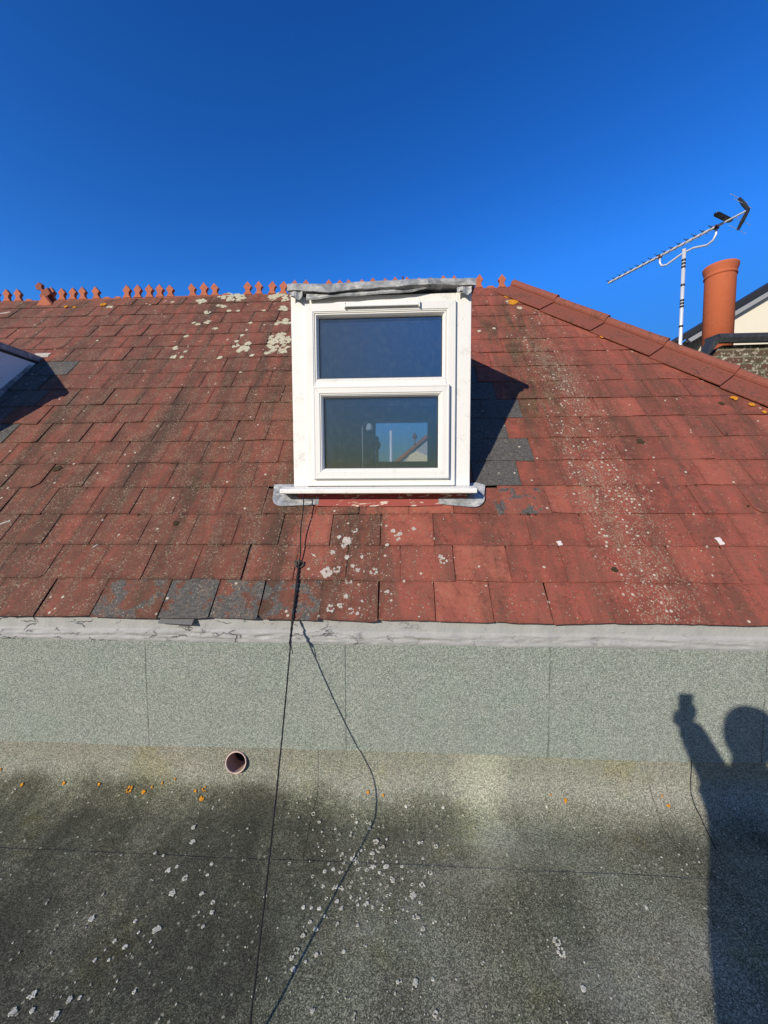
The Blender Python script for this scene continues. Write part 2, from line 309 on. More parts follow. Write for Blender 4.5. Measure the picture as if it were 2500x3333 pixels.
M = dict(slate=mat_slate(), clay=mat_clay(), pot=mat_clay('terracotta', (.40, .098, .040), (.50, .135, .058), .22),
    hip=mat_clay('hip_clay', (.170, .052, .036), (.265, .080, .052), .9), hiproll=mat_clay('hip_roll_clay', (.195, .060, .043), (.285, .090, .062), .8),
    crest=mat_clay('crest_clay', (.27, .082, .046), (.60, .19, .10), .42),
    felt=mat_felt('mineral_felt', (.51, .54, .475), (.275, .302, .262), (.120, .139, .120), (.1, .1, .1)),
    skirt=mat_felt('weathered_felt', (.51, .50, .41), (.275, .272, .215), (.100, .102, .082), (.046, .046, .033), .78, ((.36, .352, .278), (.130, .129, .099), (.042, .043, .033))),
    upvc=mat_upvc(), lead=mat_lead(), seal=mat_sealant(), brick=mat_brick(), glass=mat_glass(),
    gasket=mat_plain('black_gasket', (.02, .02, .022), .6), dark=mat_plain('underlay', (.012, .012, .012), .9),
    gap_line=mat_plain('grey_line', (.30, .29, .27), .8),  # plain grey, assigned to no part
    cream=mat_lichen('cream_lichen', (.34, .31, .20), (.58, .55, .42)), white=mat_lichen('white_lichen', (.30, .26, .22), (.55, .50, .44)), grey=mat_lichen('grey_lichen', (.34, .33, .27), (.74, .72, .62)),
    orange=mat_lichen('orange_lichen', (.42, .16, .015), (.66, .30, .03)), moss=mat_lichen('moss', (.030, .022, .012), (.070, .052, .028)),
    rope=mat_plain('black_cord', (.018, .018, .020), .8, .3, 200, .2, bump=.5), knot=mat_plain('frayed_cord', (.10, .085, .075), .9, .5, 200, .2),
    pipe=mat_plain('brown_pipe', (.10, .045, .035), .6, .2, 30), bore=mat_plain('pipe_bore', (.40, .28, .24), .7, .2, 40, dirtcol=(.12, .06, .05), dirt=.6), rim=mat_plain('pipe_rim', (.62, .47, .40), .7, .15, 40, dirtcol=(.25, .15, .12), dirt=.6),
    alu=mat_plain('aluminium', (.70, .71, .72), .4, .1, 20, .5, metal=.35), blackp=mat_plain('black_plastic', (.015, .015, .016), .5),
    render=mat_plain('cream_render', (.74, .68, .55), .9, .05, 3, bump=.2), blackt=mat_plain('black_tiles', (.022, .022, .024), .6, .3, 12, bump=.4),
    board=mat_plain('grey_board', (.30, .31, .33), .6), soffit=mat_plain('white_soffit', (.62, .63, .64), .6),
    coping=mat_plain('black_coping', (.030, .032, .034), .55, .4, 14, bump=.5, dirtcol=(.16, .16, .15), dirt=.35),
    room=mat_plain('room_sky_tint', (.26, .42, .60), .9), ceil=mat_plain('ceiling_paint', (.80, .78, .74), .9),  # wall blue put in to stand for sky reflected in the pane
    white_paint=mat_plain('white_paint', (.75, .745, .71), .5, .06, 12, dirtcol=(.40, .38, .33), dirt=.45),
    cheek=mat_plain('cheek_board', (.86, .86, .85), .6, .06, 10, dirtcol=(.22, .22, .20), dirt=.35),
    creamobj=mat_plain('cream_wood', (.62, .55, .36), .6), fabric=mat_plain('net_curtain', (.30, .31, .32), .9),
    tingle=mat_plain('pale_strip', (.66, .58, .55), .7, .2, 60), rust=mat_plain('rusty_iron', (.10, .04, .03), .9, .4, 40),
    ground=mat_plain('ground_earth', (.09, .09, .075), .95, .3, .3), skin=mat_plain('skin', (.45, .27, .20), .6), coat=mat_plain('dark_coat', (.03, .035, .045), .9), hair=mat_plain('hair', (.03, .02, .015), .8),
    bounce_floor=mat_plain('pale_bounce_floor', (.70, .70, .70), .95, .1, 40), slate2=mat_plain('bare_slate', (.13, .13, .13), .8, .3, 40, bump=.4), redpaint=None)  # room floor made pale so its sun bounce brightens the ceiling
def mat_redpaint():
    t = NT('flaking_red_paint'); p = t.obj(); n = t.noise(t.scl(p, (9, 9, 34)), 1.0, 6, .62, dist=.8); n2 = t.noise(p, 30, 4)
    c = t.mix(n2, (.24, .060, .050), (.34, .085, .068)); c = t.mix(t.mr(n, .575, .60), c, (.60, .52, .42)); return t.fin(c, .8, t.bump(n, .4, .006))
M['redpaint'] = mat_redpaint()

# ------------------------------------------------------------------ ground, flat roof, upstand
o = MB(); o.box(-600, 600, -600, 600, -8.6, -8.5); tag(o.build('ground', M['ground']), kind='structure')
o = MB(); o.add([(-7, -6, FLOOR), (7, -6, FLOOR), (7, 1.95, FLOOR), (-7, 1.95, FLOOR), (-7, -6, FLOOR-.3), (7, -6, FLOOR-.3), (7, 1.95, FLOOR-.3), (-7, 1.95, FLOOR-.3)],
    [(0,1,2,3),(4,7,6,5),(0,4,5,1),(1,5,6,2),(2,6,7,3),(3,7,4,0)])
flat = tag(o.build('flat_roof', M['skirt']), kind='structure')
o = MB(); vs = []; fs = []
for i in range(281):
    x = -7 + i*.05; y = 1.648 + .006*fbm(x*.9, 5.5) + .0015*fbm(x*9, 1.5); z = FLOOR + .0076 + .0016*fbm(x*3, .3)
    vs += [(x, y, FLOOR+.003), (x, y, z), (x, y-.3, FLOOR+.0064), (x, -5.9, FLOOR+.0064)]
for i in range(280):
    a = i*4; fs += [(a+j, a+4+j, a+5+j, a+1+j) for j in range(3)]
o.add(vs, fs); tag(o.build('flat_roof', M['skirt']), kind='structure')
PC = at(768, 2482, 2.006); AX = Vector((-.08, .97, -.22)).normalized(); PA = AX.orthogonal().normalized(); PB = AX.cross(PA)   # vent pipe mouth and axis
up = thing('upstand_wall', 'low felt covered upstand with grey sealant band under the slate eave', 'wall')
o = MB(); hx0, hx1, hz0, hz1 = PC.x-.09, PC.x+.08, PC.z-.11, PC.z+.08
o.box(-7, hx0, 2.032, 2.25, FLOOR-.3, -.72); o.box(hx1, 7, 2.032, 2.25, FLOOR-.3, -.72); o.box(hx0, hx1, 2.032, 2.25, FLOOR-.3, hz0); o.box(hx0, hx1, 2.032, 2.25, hz1, -.72); o.build('wall_core', M['seal'], up)
ZF = -1.445                      # lower edge of the upper felt
def prof_skirt():
    R = .19; c = (2.026 - R, FLOOR + .005 + R); p = [(2.026, ZF + .10), (2.026, ZF - .02)]
    for k in range(13):
        a = k / 12 * PI / 2; p.append((c[0] + R*math.cos(a), c[1] - R*math.sin(a)))
    p += [(1.80, FLOOR+.0049), (1.72, FLOOR + .0045), (1.62, FLOOR + .0040)]; return p
PS = prof_skirt()
xs_skirt = [-7, -.468, 1.31, 7]
for k in range(3):
    x0, x1 = xs_skirt[k] + .0012, xs_skirt[k+1] - .0012
    n = max(6, int((x1-x0)/.07)); o = MB(); vs = []; fs = []; m = len(PS)
    for i in range(n+1):
        x = x0 + (x1-x0)*i/n
        for j, (y, z) in enumerate(PS):
            w = .004*fbm(x*2.1, z*3, y*3); w2 = .006*fbm(x*.9, 5.5) if j >= m-2 else 0
            xx = x + (.012*fbm(z*4, y*4, 9.1) if i in (0, n) else 0)
            if j >= m-2: vs.append((xx, y+w2, z))
            else: vs.append((xx, y - abs(w), z + (abs(w) if j > 8 else 0)))
    for i in range(n):
        for j in range(m-1): fs.append((i*m+j, (i+1)*m+j, (i+1)*m+j+1, i*m+j+1))
    o.add(vs, fs); sk_ = o.build('felt_skirt', M['skirt'], up, smooth=True)
    if x0 < PC.x < x1:                       # the hole the pipe comes through
        bm = bmesh.new(); bm.from_mesh(sk_.data)
        for q in range(20):
            nrm = PA*math.cos(q*PI/10) + PB*math.sin(q*PI/10)
            near = [f for f in bm.faces if (f.calc_center_median() - PC).length < .16]
            bmesh.ops.bisect_plane(bm, geom=near + list({e for f in near for e in f.edges}) + list({v_ for f in near for v_ in f.verts}), plane_co=PC + nrm*.0572, plane_no=nrm)
        gone = []
        for f in bm.faces:
            d_ = f.calc_center_median() - PC
            if d_.length < .12 and (d_ - AX*d_.dot(AX)).length < .0572*math.cos(PI/20)**0 and all((v_.co - PC - AX*(v_.co - PC).dot(AX)).length < .0585 for v_ in f.verts): gone.append(f)
        bmesh.ops.delete(bm, geom=gone, context='FACES'); bm.to_mesh(sk_.data); bm.free()
seams = [-7, -3.5, -2.42, SEAM0, SEAM1, SEAM2, SEAM3, 3.0, 7]
for k in range(len(seams)-1):
    x0, x1 = seams[k] + .0010, seams[k+1] - .0010; n = max(4, int((x1-x0)/.05)); o = MB(); vs = []; fs = []
    for i in range(n+1):
        x = x0 + (x1-x0)*i/n; zb = ZF + .010*fbm(x*.8, 1.7) + .004*fbm(x*6, 2.2)
        for j in range(9):
            z = zb + (-.84 - zb)*j/8; w = .0035*fbm(x*1.8, z*2.5, 4.4)
            vs.append((x, 2.0205 - w, z))
    for i in range(n):
        for j in range(8): fs.append((i*9+j, (i+1)*9+j, (i+1)*9+j+1, i*9+j+1))
    o.add(vs, fs); ob = o.build('felt_sheet', M['felt'], up)
    sol = ob.modifiers.new('thick', 'SOLIDIFY'); sol.thickness = .0035; sol.offset = 0
# the lumpy painted sealant band
o = MB(); vs = []; fs = []; nx, nz = 520, 30
for i in range(nx+1):
    x = -4.2 + 8.4*i/nx; zb = -.847 + .007*fbm(x*2.3, .4) ; zt = -.700
    for j in range(nz+1):
        t_ = j/nz; z = zb + (zt-zb)*t_
        bulge = .009*min(1, (t_+.05)*6)
        lump = .007*fbm(x*3.5, z*26, 2) + .0045*fbm(x*14, z*60, 5)
        if x < .1: lump *= 1.35
        if t_ > .49: bulge -= .06*min(1, (t_-.49)/.06)
        vs.append((x, 2.026 - max(.0, bulge + lump*min(1, t_*4)) - .002, z))
for i in range(nx):
    for j in range(nz): a = i*(nz+1)+j; fs.append((a, a+nz+1, a+nz+2, a+1))
o.add(vs, fs); o.build('sealant_band', M['seal'], up, smooth=True)

# ------------------------------------------------------------------ slate roof
ROOF = thing('slate_roof', 'red painted slate roof with crested ridge and right hand hip', 'roof')
G = .2385; DXL, DXR = -.728, .440      # dormer footprint
DYF = 2.567; DZT = 1.265               # dormer front plane, top
S_TOP = 4.00
HU0, HS0, HU1, HS1 = 1.26, 4.02, 3.13, 1.70     # hip line on the front slope
def hip_u(s): return HU0 + (HS0 - s) * (HU1 - HU0) / (HS0 - HS1)
def clip(poly, fn):               # keep fn(p) >= 0
    out = []
    for i in range(len(poly)):
        a, b = poly[i], poly[(i+1) % len(poly)]; fa, fb = fn(a), fn(b)
        if fa >= 0: out.append(a)
        if (fa >= 0) != (fb >= 0): k = fa/(fa-fb); out.append((a[0]+(b[0]-a[0])*k, a[1]+(b[1]-a[1])*k))
    return out
sl = MB(); sl_attr = []
row0 = [-6.5+.305*i for i in range(15)]
row0 = [r for r in [-.131-.305*k for k in range(24, 0, -1)]]
base0 = [-.131 - .318*k for k in range(20, 5, -1)] + [-1.719, -1.337, -1.051, -.781, -.45, -.131, .174, .478, .78, 1.094, 1.389, 1.70, 2.0, 2.31, 2.62, 2.93, 3.24]
FRESH = [(.44, .367), (.34, .12), (-.70, .33), (-.62, .55), (.30, .72), (-.50, .30), (.10, .70), (-.2, .72)]
BARE = {(-1.607, .126): .55, (-1.171, .117): .82, (-.947, .078): .62, (-.529, .056): .55, (.818, .839): .45, (.64, .86): .4}
def slate_one(u0, u1, s0, k, bare=0., fresh=0., tint=None, chip=None):
    ln = .465; tw = random.gauss(0, .0035); lift = max(0, random.gauss(.0006, .0014)); sj = random.gauss(0, .0028)
    th = random.uniform(.0040, .0052); tl = random.gauss(.0008, .0024)
    n = 7; poly = []
    for i in range(n+1):
        q = i/n; jag = random.gauss(0, .0011)
        if i in (0, n): jag += random.uniform(.0, .006) if random.random() < .35 else 0
        poly.append((u0 + (u1-u0)*q, s0 + sj + tw*(q-.5)*2 + jag))
    for i in range(1, 4): poly.append((u1 + random.gauss(0, .0009) + tw*i/4, s0 + ln*i/4))
    poly.append((u1, s0+ln)); poly.append((u0, s0+ln))
    for i in range(3, 0, -1): poly.append((u0 + random.gauss(0, .0009) + tw*i/4, s0 + ln*i/4))
    if chip == 'r': a = random.uniform(.025, .06); poly = clip(poly, lambda p: (p[1]-s0) + (u1-p[0]) - a)
    if chip == 'l': a = random.uniform(.02, .05); poly = clip(poly, lambda p: (p[1]-s0) + (p[0]-u0) - a)
    parts = [poly]
    if s0 < 2.66 and s0+ln > .80 and u1 > DXL and u0 < DXR:
        if s0 < .72:
            parts = [clip(poly, lambda p: .82 - p[1])]
        else:
            parts = [clip(poly, lambda p: DXL - .003 - p[0]), clip(poly, lambda p: p[0] - DXR - .003)]
    for pl in parts:
        pl = clip(pl, lambda p: hip_u(p[1]) - .02 - p[0]) if len(pl) > 2 else pl
        pl = clip(pl, lambda p: S_TOP - p[1]) if len(pl) > 2 else pl
        if len(pl) < 3: continue
        def hb(p):
            f = 1 - (p[1]-s0)/.477
            return .0092*f + (lift + tl*((p[0]-u0)/(u1-u0)-.5)*2)*max(0, f)
        top = [rp(p[0], p[1], hb(p)+th) for p in pl]; bot = [rp(p[0], p[1], hb(p)) for p in pl]; m = len(pl)
        i0 = sl.add(top + bot, [tuple(range(m)), tuple(range(m, 2*m))[::-1]] + [(i, m+i, m+(i+1) % m, (i+1) % m) for i in range(m)])
        t_ = random.random() if tint is None else tint
        off = random.uniform(0, .02)
        sl_attr.append((i0, 2+m, pl, (t_, bare, fresh), (u0, u1, s0)))
for k in range(17):
    s0 = k*G + .0
    if s0 > S_TOP - .06: break
    if k == 0: us_ = base0
    elif k == 1: us_ = [-.63 - .3*j for j in range(20, 0, -1)] + [-.63, -.326, -.01, .3, .611] + [.611 + .307*j for j in range(1, 12)]
    else: us_ = [(-.131 if k % 2 == 0 else .021) + .306*(j) + random.gauss(0, .012) for j in range(-21, 13)]
    for i in range(len(us_)-1):
        a, b = us_[i] + random.uniform(.0012, .0036), us_[i+1] - random.uniform(.0012, .0036)
        um, sm = (a+b)/2, s0 + G/2; bare = 0.; fresh = 0.
        for (u_, s_), v in BARE.items():
            if abs(um-u_) < .16 and abs(sm-s_) < .13: bare = v
        if b > DXR + .13 and a < DXR + .20 and .90 < s0 < 2.35: bare = 1.25
        if a > -3.62-.25 and a < -3.62+.2 and .8 < s0 < 2.4: bare = 1.25
        for u_, s_ in FRESH:
            if abs(um-u_) < .15 and abs(sm-s_) < .12: fresh = random.uniform(.65, 1.0) if u_ > .2 else random.uniform(.4, .7)
        if um > .5 and random.random() < .10: fresh = max(fresh, random.uniform(.15, .4))
        if bare == 0 and random.random() < .05: bare = random.uniform(.12, .22)
        ch = None; rr = random.random()
        if rr < .06: ch = 'r'
        elif rr < .10: ch = 'l'
        if k == 0 and abs(um+1.55) < .2: ch = None
        slate_one(a, b, s0, k, bare, fresh, None, ch)
# small cut slates under the apron
for u0, u1 in ((-.70, -.56), (-.555, -.40), (-.395, -.23), (-.10, .05), (.055, .22)):
    slate_one(u0, u1, .735, 99, 0, .35)
def finish_slates(mb, attr, name, parent):
    ob = mb.build(name, M['slate'], parent); me = ob.data
    me.uv_layers.new(name='UVMap'); me.uv_layers.new(name='local'); me.color_attributes.new('slate', 'FLOAT_COLOR', 'CORNER')
    uvl = me.uv_layers['UVMap']; lol = me.uv_layers['local']; ca = me.color_attributes['slate']
    for i0, nf, pl, c, off in attr:
        m = len(pl)
        for fi in range(i0, i0+nf):
            p = me.polygons[fi]
            for li in p.loop_indices:
                vi = me.loops[li].vertex_index
                uvl.data[li].uv = uvmap[vi]; lol.data[li].uv = ((uvmap[vi][0]-off[0])/(off[1]-off[0]), (uvmap[vi][1]-off[2])/G); ca.data[li].color = (*c, 1)
    return ob
uvmap = []
for vtx in sl.v:
    uvmap.append((vtx[0], ((vtx[1]-EY)*CP + (vtx[2]-EZ)*SP)))
sl_extra = None
slates = finish_slates(sl, sl_attr, 'slate_covering', ROOF)
o = MB(); o.prism([rp(-1.33, -.020, -.004), rp(-1.14, -.028, -.004), rp(-1.13, .08, -.006), rp(-1.34, .08, -.006)], Vector((0, SP, -CP))*.006); o.build('loose_slate', M['slate2'], ROOF)
# boarding beneath, open where the dormer stands; the far slopes
dk = MB()
def slope_quad(pts): dk.prism([rp(u, s, -.012) for u, s in pts], (0, .01*SP, -.02))
slope_quad([(-7, .09), (DXL, .09), (DXL, 4.0), (-7, 4.0)]); slope_quad([(DXL, .09), (DXR, .09), (DXR, .80), (DXL, .80)])
slope_quad([(DXL, 2.62), (DXR, 2.62), (DXR, 4.0), (DXL, 4.0)]); slope_quad([(DXR, .09), (4.32, .09), (1.27, 4.0), (DXR, 4.0)])
dk.build('underlay', M['dark'], ROOF)
RYY, RZZ = EY + S_TOP*CP, EZ + S_TOP*SP
bk = MB()
def bq(x0, x1, d0, d1, hip=False):    # back slope pieces, d = distance behind the ridge
    t_ = math.tan(PITCH)
    bk.prism([(x0, RYY+d0, RZZ-d0*t_), (x1 + (d0*1.21 if hip else 0), RYY+d0, RZZ-d0*t_), (x1 + (d1*1.21 if hip else 0), RYY+d1, RZZ-d1*t_), (x0, RYY+d1, RZZ-d1*t_)], (0, 0, -.03))
bq(-7, -1.9, 0, 2.7); bq(-1.9, 1.3, 0, .85); bq(1.3, 1.3, .02, 2.7, True)
a, b = rp(1.27, 4.0), rp(hip_u(-.1), -.1); c = Vector((b.x, 2*RYY - b.y, b.z)); n_ = (b-a).cross(c-a).normalized()
bk.prism([a, b, c], -n_*.03 if n_.z > 0 else n_*.03)
ob = bk.build('far_slope', M['slate'], ROOF); ob.data.uv_layers.new(name='UVMap'); ob.data.uv_layers.new(name='local')
for li, l in enumerate(ob.data.loops): vco = ob.data.vertices[l.vertex_index].co; ob.data.uv_layers[0].data[li].uv = (vco.x + vco.y*.3, vco.z*1.3 - vco.y)

# ridge tiles with crests
RA = Vector((0, EY + 4.03*CP, EZ + 4.03*SP))
def crest_poly(w=1.0, h=1.0):
    half = [(.050, 0), (.044, .011), (.031, .028), (.025, .047), (.030, .067), (.049, .090), (.035, .106), (.013, .134)]
    pts = [(-x*w, z*h) for x, z in half] + [(0, .149*h)] + [(x*w, z*h) for x, z in reversed(half)]
    return pts
def ridge_tile(x0, x1):
    o = MB(); t_ = .014; d = .105; tp = math.tan(PITCH)*.9
    y, z = RA.y, RA.z
    jit = random.gauss(0, .004)
    pr = [(y-d, z-.012-d*tp), (y-.022, z-.012-.022*tp+.008), (y-.016, z+.004), (y+.016, z+.004), (y+.022, z-.02), (y+d, z-.012-d*tp), (y+d-.01, z-.03-d*tp), (y, z-.035), (y-d+.01, z-.03-d*tp)]
    o.prism([(x0, a_, b_+jit) for a_, b_ in pr], (x1-x0, 0, 0))
    return o.build('ridge_tile', M['clay'], ROOF, bevel=.004)
CR = [-12, 25, 62, 170, 204, 238, 272, 316, 415, 450, 488, 522, 557, 630, 666, 702, 808, 844, 886, 922, 957, 995, 1069, 1105, 1141, 1179, 1215, 1253, 1287, 1325, 1366, 1402, 1443, 1479, 1558, 1633]
STUB = [95, 350, 385, 738, 1030, 1518, 1597]
xs = []; x = -6.6
while x < 1.1: xs.append(x); x += .455
xs.append(1.30)
tiles = []
for i in range(len(xs)-1): tiles.append((xs[i], xs[i+1], ridge_tile(xs[i]+.002, xs[i+1]-.002)))
def tile_of(x): 
    for a_, b_, t_ in tiles:
        if a_ <= x < b_: return t_
    return tiles[-1][2] if x > 0 else tiles[0][2]
cx = [at(p, 960, RA.y).x for p in CR]
x = cx[0] - .127
while x > -6.5: cx.append(x); x -= .127
for x in cx:
    o = MB(); sc = random.uniform(.90, 1.05); lean = random.gauss(0, .055)
    pts = []
    for a_, b_ in crest_poly(random.uniform(.95, 1.05), sc):
        pts.append((x + a_ + lean*b_ + random.gauss(0, .0008), RA.y - .020 + random.gauss(0, .0003), RA.z + .003 + b_))
    o.prism(pts, (0, .040, 0)); o.build('crest', M['crest'], tile_of(x), bevel=.002)
for p in STUB:
    x = at(p, 960, RA.y).x; o = MB()
    o.prism([(x-.05, RA.y-.011, RA.z+.003), (x-.042, RA.y-.011, RA.z+.018), (x-.01, RA.y-.011, RA.z+.028), (x+.03, RA.y-.011, RA.z+.022), (x+.048, RA.y-.011, RA.z+.003)], (0, .024, 0)); o.build('broken_stub', M['crest'], tile_of(x), bevel=.002)
# hip tiles
HA = rp(HU0-.01, HS0, .0); HB = rp(hip_u(.6), .6, .0)
hd = (HB-HA).normalized(); nf = Vector((0, -SP, CP)); side = Vector((0, 1, 0)).cross(Vector((1,0,0)))
ns_ = Vector((SP*.98, 0.0, CP)).normalized()
w1 = hd.cross(nf).normalized(); w1 = w1 if w1.x < 0 else -w1
bb = HB.copy(); cc = Vector((HB.x, 2*RYY-HB.y, HB.z)); nside = (HB-HA).cross(cc-HA).normalized(); nside = nside if nside.z > 0 else -nside
w2 = hd.cross(nside).normalized(); w2 = w2 if w2.y > 0 else -w2
nup = (nf+nside).normalized()
L = (HB-HA).length; nt = 7; hl = .60
for i in range(int(L/hl)+1):
    o = MB(); p0 = HA + hd*(i*hl); ring = []
    for q, drop in ((0.0, .0), (hl-.004, .012)):
        c0 = p0 + hd*q + nup*(.018 + drop); pr = []
        pr += [c0 + w1*.245 - nup*.001 + nf*(.004), c0 + w1*.245 + nf*.018, c0 + w1*.045 + nf*.020]
        pr += [c0 + nup*.030]
        pr += [c0 + w2*.045 + nside*.020, c0 + w2*.245 + nside*.018, c0 + w2*.245 + nside*.004, c0 + nup*.0]
        ring.append(pr)
    m = len(ring[0]); o.add(ring[0]+ring[1], [tuple(range(m))[::-1], tuple(range(m, 2*m))] + [(a_, (a_+1) % m, m+(a_+1) % m, m+a_) for a_ in range(m)])
    o.v = [tuple(Vector(v_) + nup*.006*fbm(v_[0]*9, v_[1]*9, v_[2]*9)) for v_ in o.v]
    ht = o.build('hip_tile', M['hip'], ROOF, bevel=.004)
    o = MB(); q0 = p0 + nup*.050; q1 = p0 + hd*(hl-.004) + nup*.062; o.tube([q0.lerp(q1, k/6) + nup*.003*fbm(k*.9, i*3.1) for k in range(7)], [.043, .041, .041, .041, .042, .043, .046], 14); o.build('roll', M['hiproll'], ht, smooth=False)

# ------------------------------------------------------------------ lichen, moss
def slate_h(s): f = (s / G) % 1.0; return .0142 - .0047*f
def crusty(mb, P, ex, ey, nz, r, ring, th):        # an old rosette: a broken clump of small lobes
    a0 = random.uniform(0, 6); k0 = 9 if ring else 10
    for k in range(k0):
        if random.random() < .14: continue
        a_ = a0 + 2*PI*k/k0 + random.gauss(0, .2); d_ = r*(random.uniform(.62, .85) if ring else (random.uniform(.35, .8) if k else 0)); q = r*random.uniform(.20, .40)*(1 if ring else 1.25)
        rosette(mb, Vector(P) + ex*(d_*math.cos(a_)) + ey*(d_*math.sin(a_)) + nz*random.uniform(0, .0006), ex, ey, nz, q, False, th)
def rosette(mb, P, ex, ey, nz, r, ring=False, th=.0022):
    n = max(11, min(36, int(r*1400)+8)); sd = random.uniform(0, 99); out = []; 
    for k in range(n):
        a_ = 2*PI*k/n; rr = r*(1 + .50*fbm(math.cos(a_)*1.3+sd, math.sin(a_)*1.3, 0, 4))
        out.append((rr*math.cos(a_), rr*math.sin(a_)))
    P = Vector(P); f3 = lambda q, h: P + ex*q[0] + ey*q[1] + nz*h
    if ring:
        ins = [(x*.60, y*.60) for x, y in out]; mid = [(x*.80, y*.80) for x, y in out]
        mb.add([f3(q, 0) for q in out] + [f3(q, th) for q in mid] + [f3(q, 0) for q in ins], [(i, (i+1) % n, n+(i+1) % n, n+i) for i in range(n)] + [(n+i, n+(i+1) % n, 2*n+(i+1) % n, 2*n+i) for i in range(n)])
    else:
        mid = [(x*.8, y*.8) for x, y in out]
        mb.add([f3(q, 0) for q in out] + [f3(q, th) for q in mid] + [f3((0, 0), th*.8)], [(i, (i+1) % n, n+(i+1) % n, n+i) for i in range(n)] + [(n+i, n+(i+1) % n, 2*n) for i in range(n)])
EX, EYR, EN = Vector((1,0,0)), Vector((0, CP, SP)), Vector((0, -SP, CP))
def on_roof(mb, px, py, rpx, ring=False, th=.0022, lift=0.):
    u, s = us(px, py); dep = rp(u, s).y; r = rpx/FPX*dep*1.05
    (crusty if rpx > 8 and mb is not ms else rosette)(mb, rp(u, s, slate_h(s)+.0008+lift), EX, EYR, EN, r, ring, th)
cr_ = MB(); wh = MB(); og = MB(); ms = MB()
def z3(x, y): return x*.6028, 880 + y*.6028
def z5(x, y): return 900 + x*.5425, 1550 + y*.5425
for x, y, r in [(1120,235,20),(1125,287,18),(1070,295,15),(1050,290,10),(1165,320,16),(1010,362,15),(950,425,20),(940,475,18),(985,475,12),(1190,478,13),(1275,415,22),(1320,432,33),(1340,402,20),(1280,390,12),(1310,355,12),(1365,465,12),(1425,225,15),(1355,288,10),(1335,328,8),(1290,225,10),(1240,225,12),(1210,200,20),(1185,195,15),(935,178,10),(815,192,7),(795,187,5),(600,200,22),(530,385,7),(1300,555,7),(1233,380,6),(1285,405,5),(1005,445,10),(1430,300,6),(1500,470,8)]:
    on_roof(cr_, *z3(x, y), r*.6)
for x, y, rx, ry, n in [(1090,175,22,12,10),(1255,150,75,20,42),(1510,150,65,25,40),(1530,285,45,12,18),(1510,400,62,55,80),(1530,215,30,14,12),(1480,450,50,10,14)]:
    for k in range(n):
        a_ = random.uniform(0, 2*PI); q = math.sqrt(random.random()); on_roof(cr_, *z3(x+rx*q*math.cos(a_), y+ry*q*math.sin(a_)), random.uniform(3, 9))
for x, y, r in [(1650,985,5),(1690,1005,8),(1560,1081,6),(1608,1072,6),(1720,978,8)]: on_roof(cr_, x, y, r)
for x, y, r in [(470,330,22),(425,395,35),(380,372,14),(405,425,18),(720,375,26),(700,335,16),(742,352,16),(825,322,14),(340,462,16),(425,490,16),(300,580,42),(365,565,25),(435,632,24),(585,578,26),(490,570,16),(515,490,12),(460,545,15),(665,420,12),(1000,515,25),(985,490,16),(420,728,16),(330,800,28),(385,780,20),(450,815,22),(488,830,12),(515,755,10),(668,697,12),(690,712,7),(655,700,8),(500,797,7),(855,850,7),(660,305,8),(630,300,5),(560,470,6),(950,382,9)]:
    on_roof(wh, *z5(x, y), r*.5, ring=(r > 20 and random.random() < .6))
for k in range(170):
    x, y = random.gauss(520, 260), random.uniform(260, 850); on_roof(wh, *z5(x, y), random.uniform(.8, 2.4))
for k in range(250):      # run of lichen down to the right of the dormer
    u = random.gauss(1.36, .13) + .08*math.sin(k); s = random.uniform(.02, 2.4); 
    if fbm(u*4, s*2) < -.12: continue
    rosette(wh if random.random() < .5 else cr_, rp(u, s, slate_h(s)+.0008), EX, EYR, EN, random.uniform(.0015, .0055))
for k in range(500):
    u = random.uniform(-3.2, 2.2); s = random.uniform(.02, 3.0)
    if DXL-.02 < u < DXR+.02 and .75 < s < 2.7: continue
    if u > hip_u(s) - .25 or fbm(u*1.6, s*.7, 3.3) < .10: continue
    rosette(random.choice((wh, cr_)), rp(u, s, slate_h(s)+.0008), EX, EYR, EN, random.uniform(.0010, .0034))
for x, y, r in [(1668,988,16),(1650,970,9),(1958,1103,8),(2383,1303,9),(2440,1325,8),(2480,1350,6),(340,996,10),(218,1003,6),(245,1004,5)]: on_roof(og, x, y, r, lift=.012 if x > 1900 else .003, th=.004)
for x, y, r in [(190,1529,22),(575,1707,16),(2082,1441,18),(1997,1858,16),(2345,1318,12),(1718,1677,8),(2360,1420,6),(2430,1652,6)]: on_roof(ms, x, y, r*.62, th=.006)
for k in range(60):
    u = random.uniform(-2.8, 2.2); row = random.randint(1, 14); s = row*G + G - .004
    if DXL-.05 < u < DXR+.05 and .7 < s < 2.7 or u > hip_u(s)-.25: continue
    rosette(ms, rp(u, s, slate_h(s - .01)), EX, EYR, EN, random.uniform(.003, .008), th=.005)
for mb, nm, m in ((cr_, 'cream_lichen', 'cream'), (wh, 'white_lichen', 'white'), (og, 'orange_lichen', 'orange'), (ms, 'moss_cushion', 'moss')):
    tag(mb.build(nm, M[m], ROOF), kind='stuff')
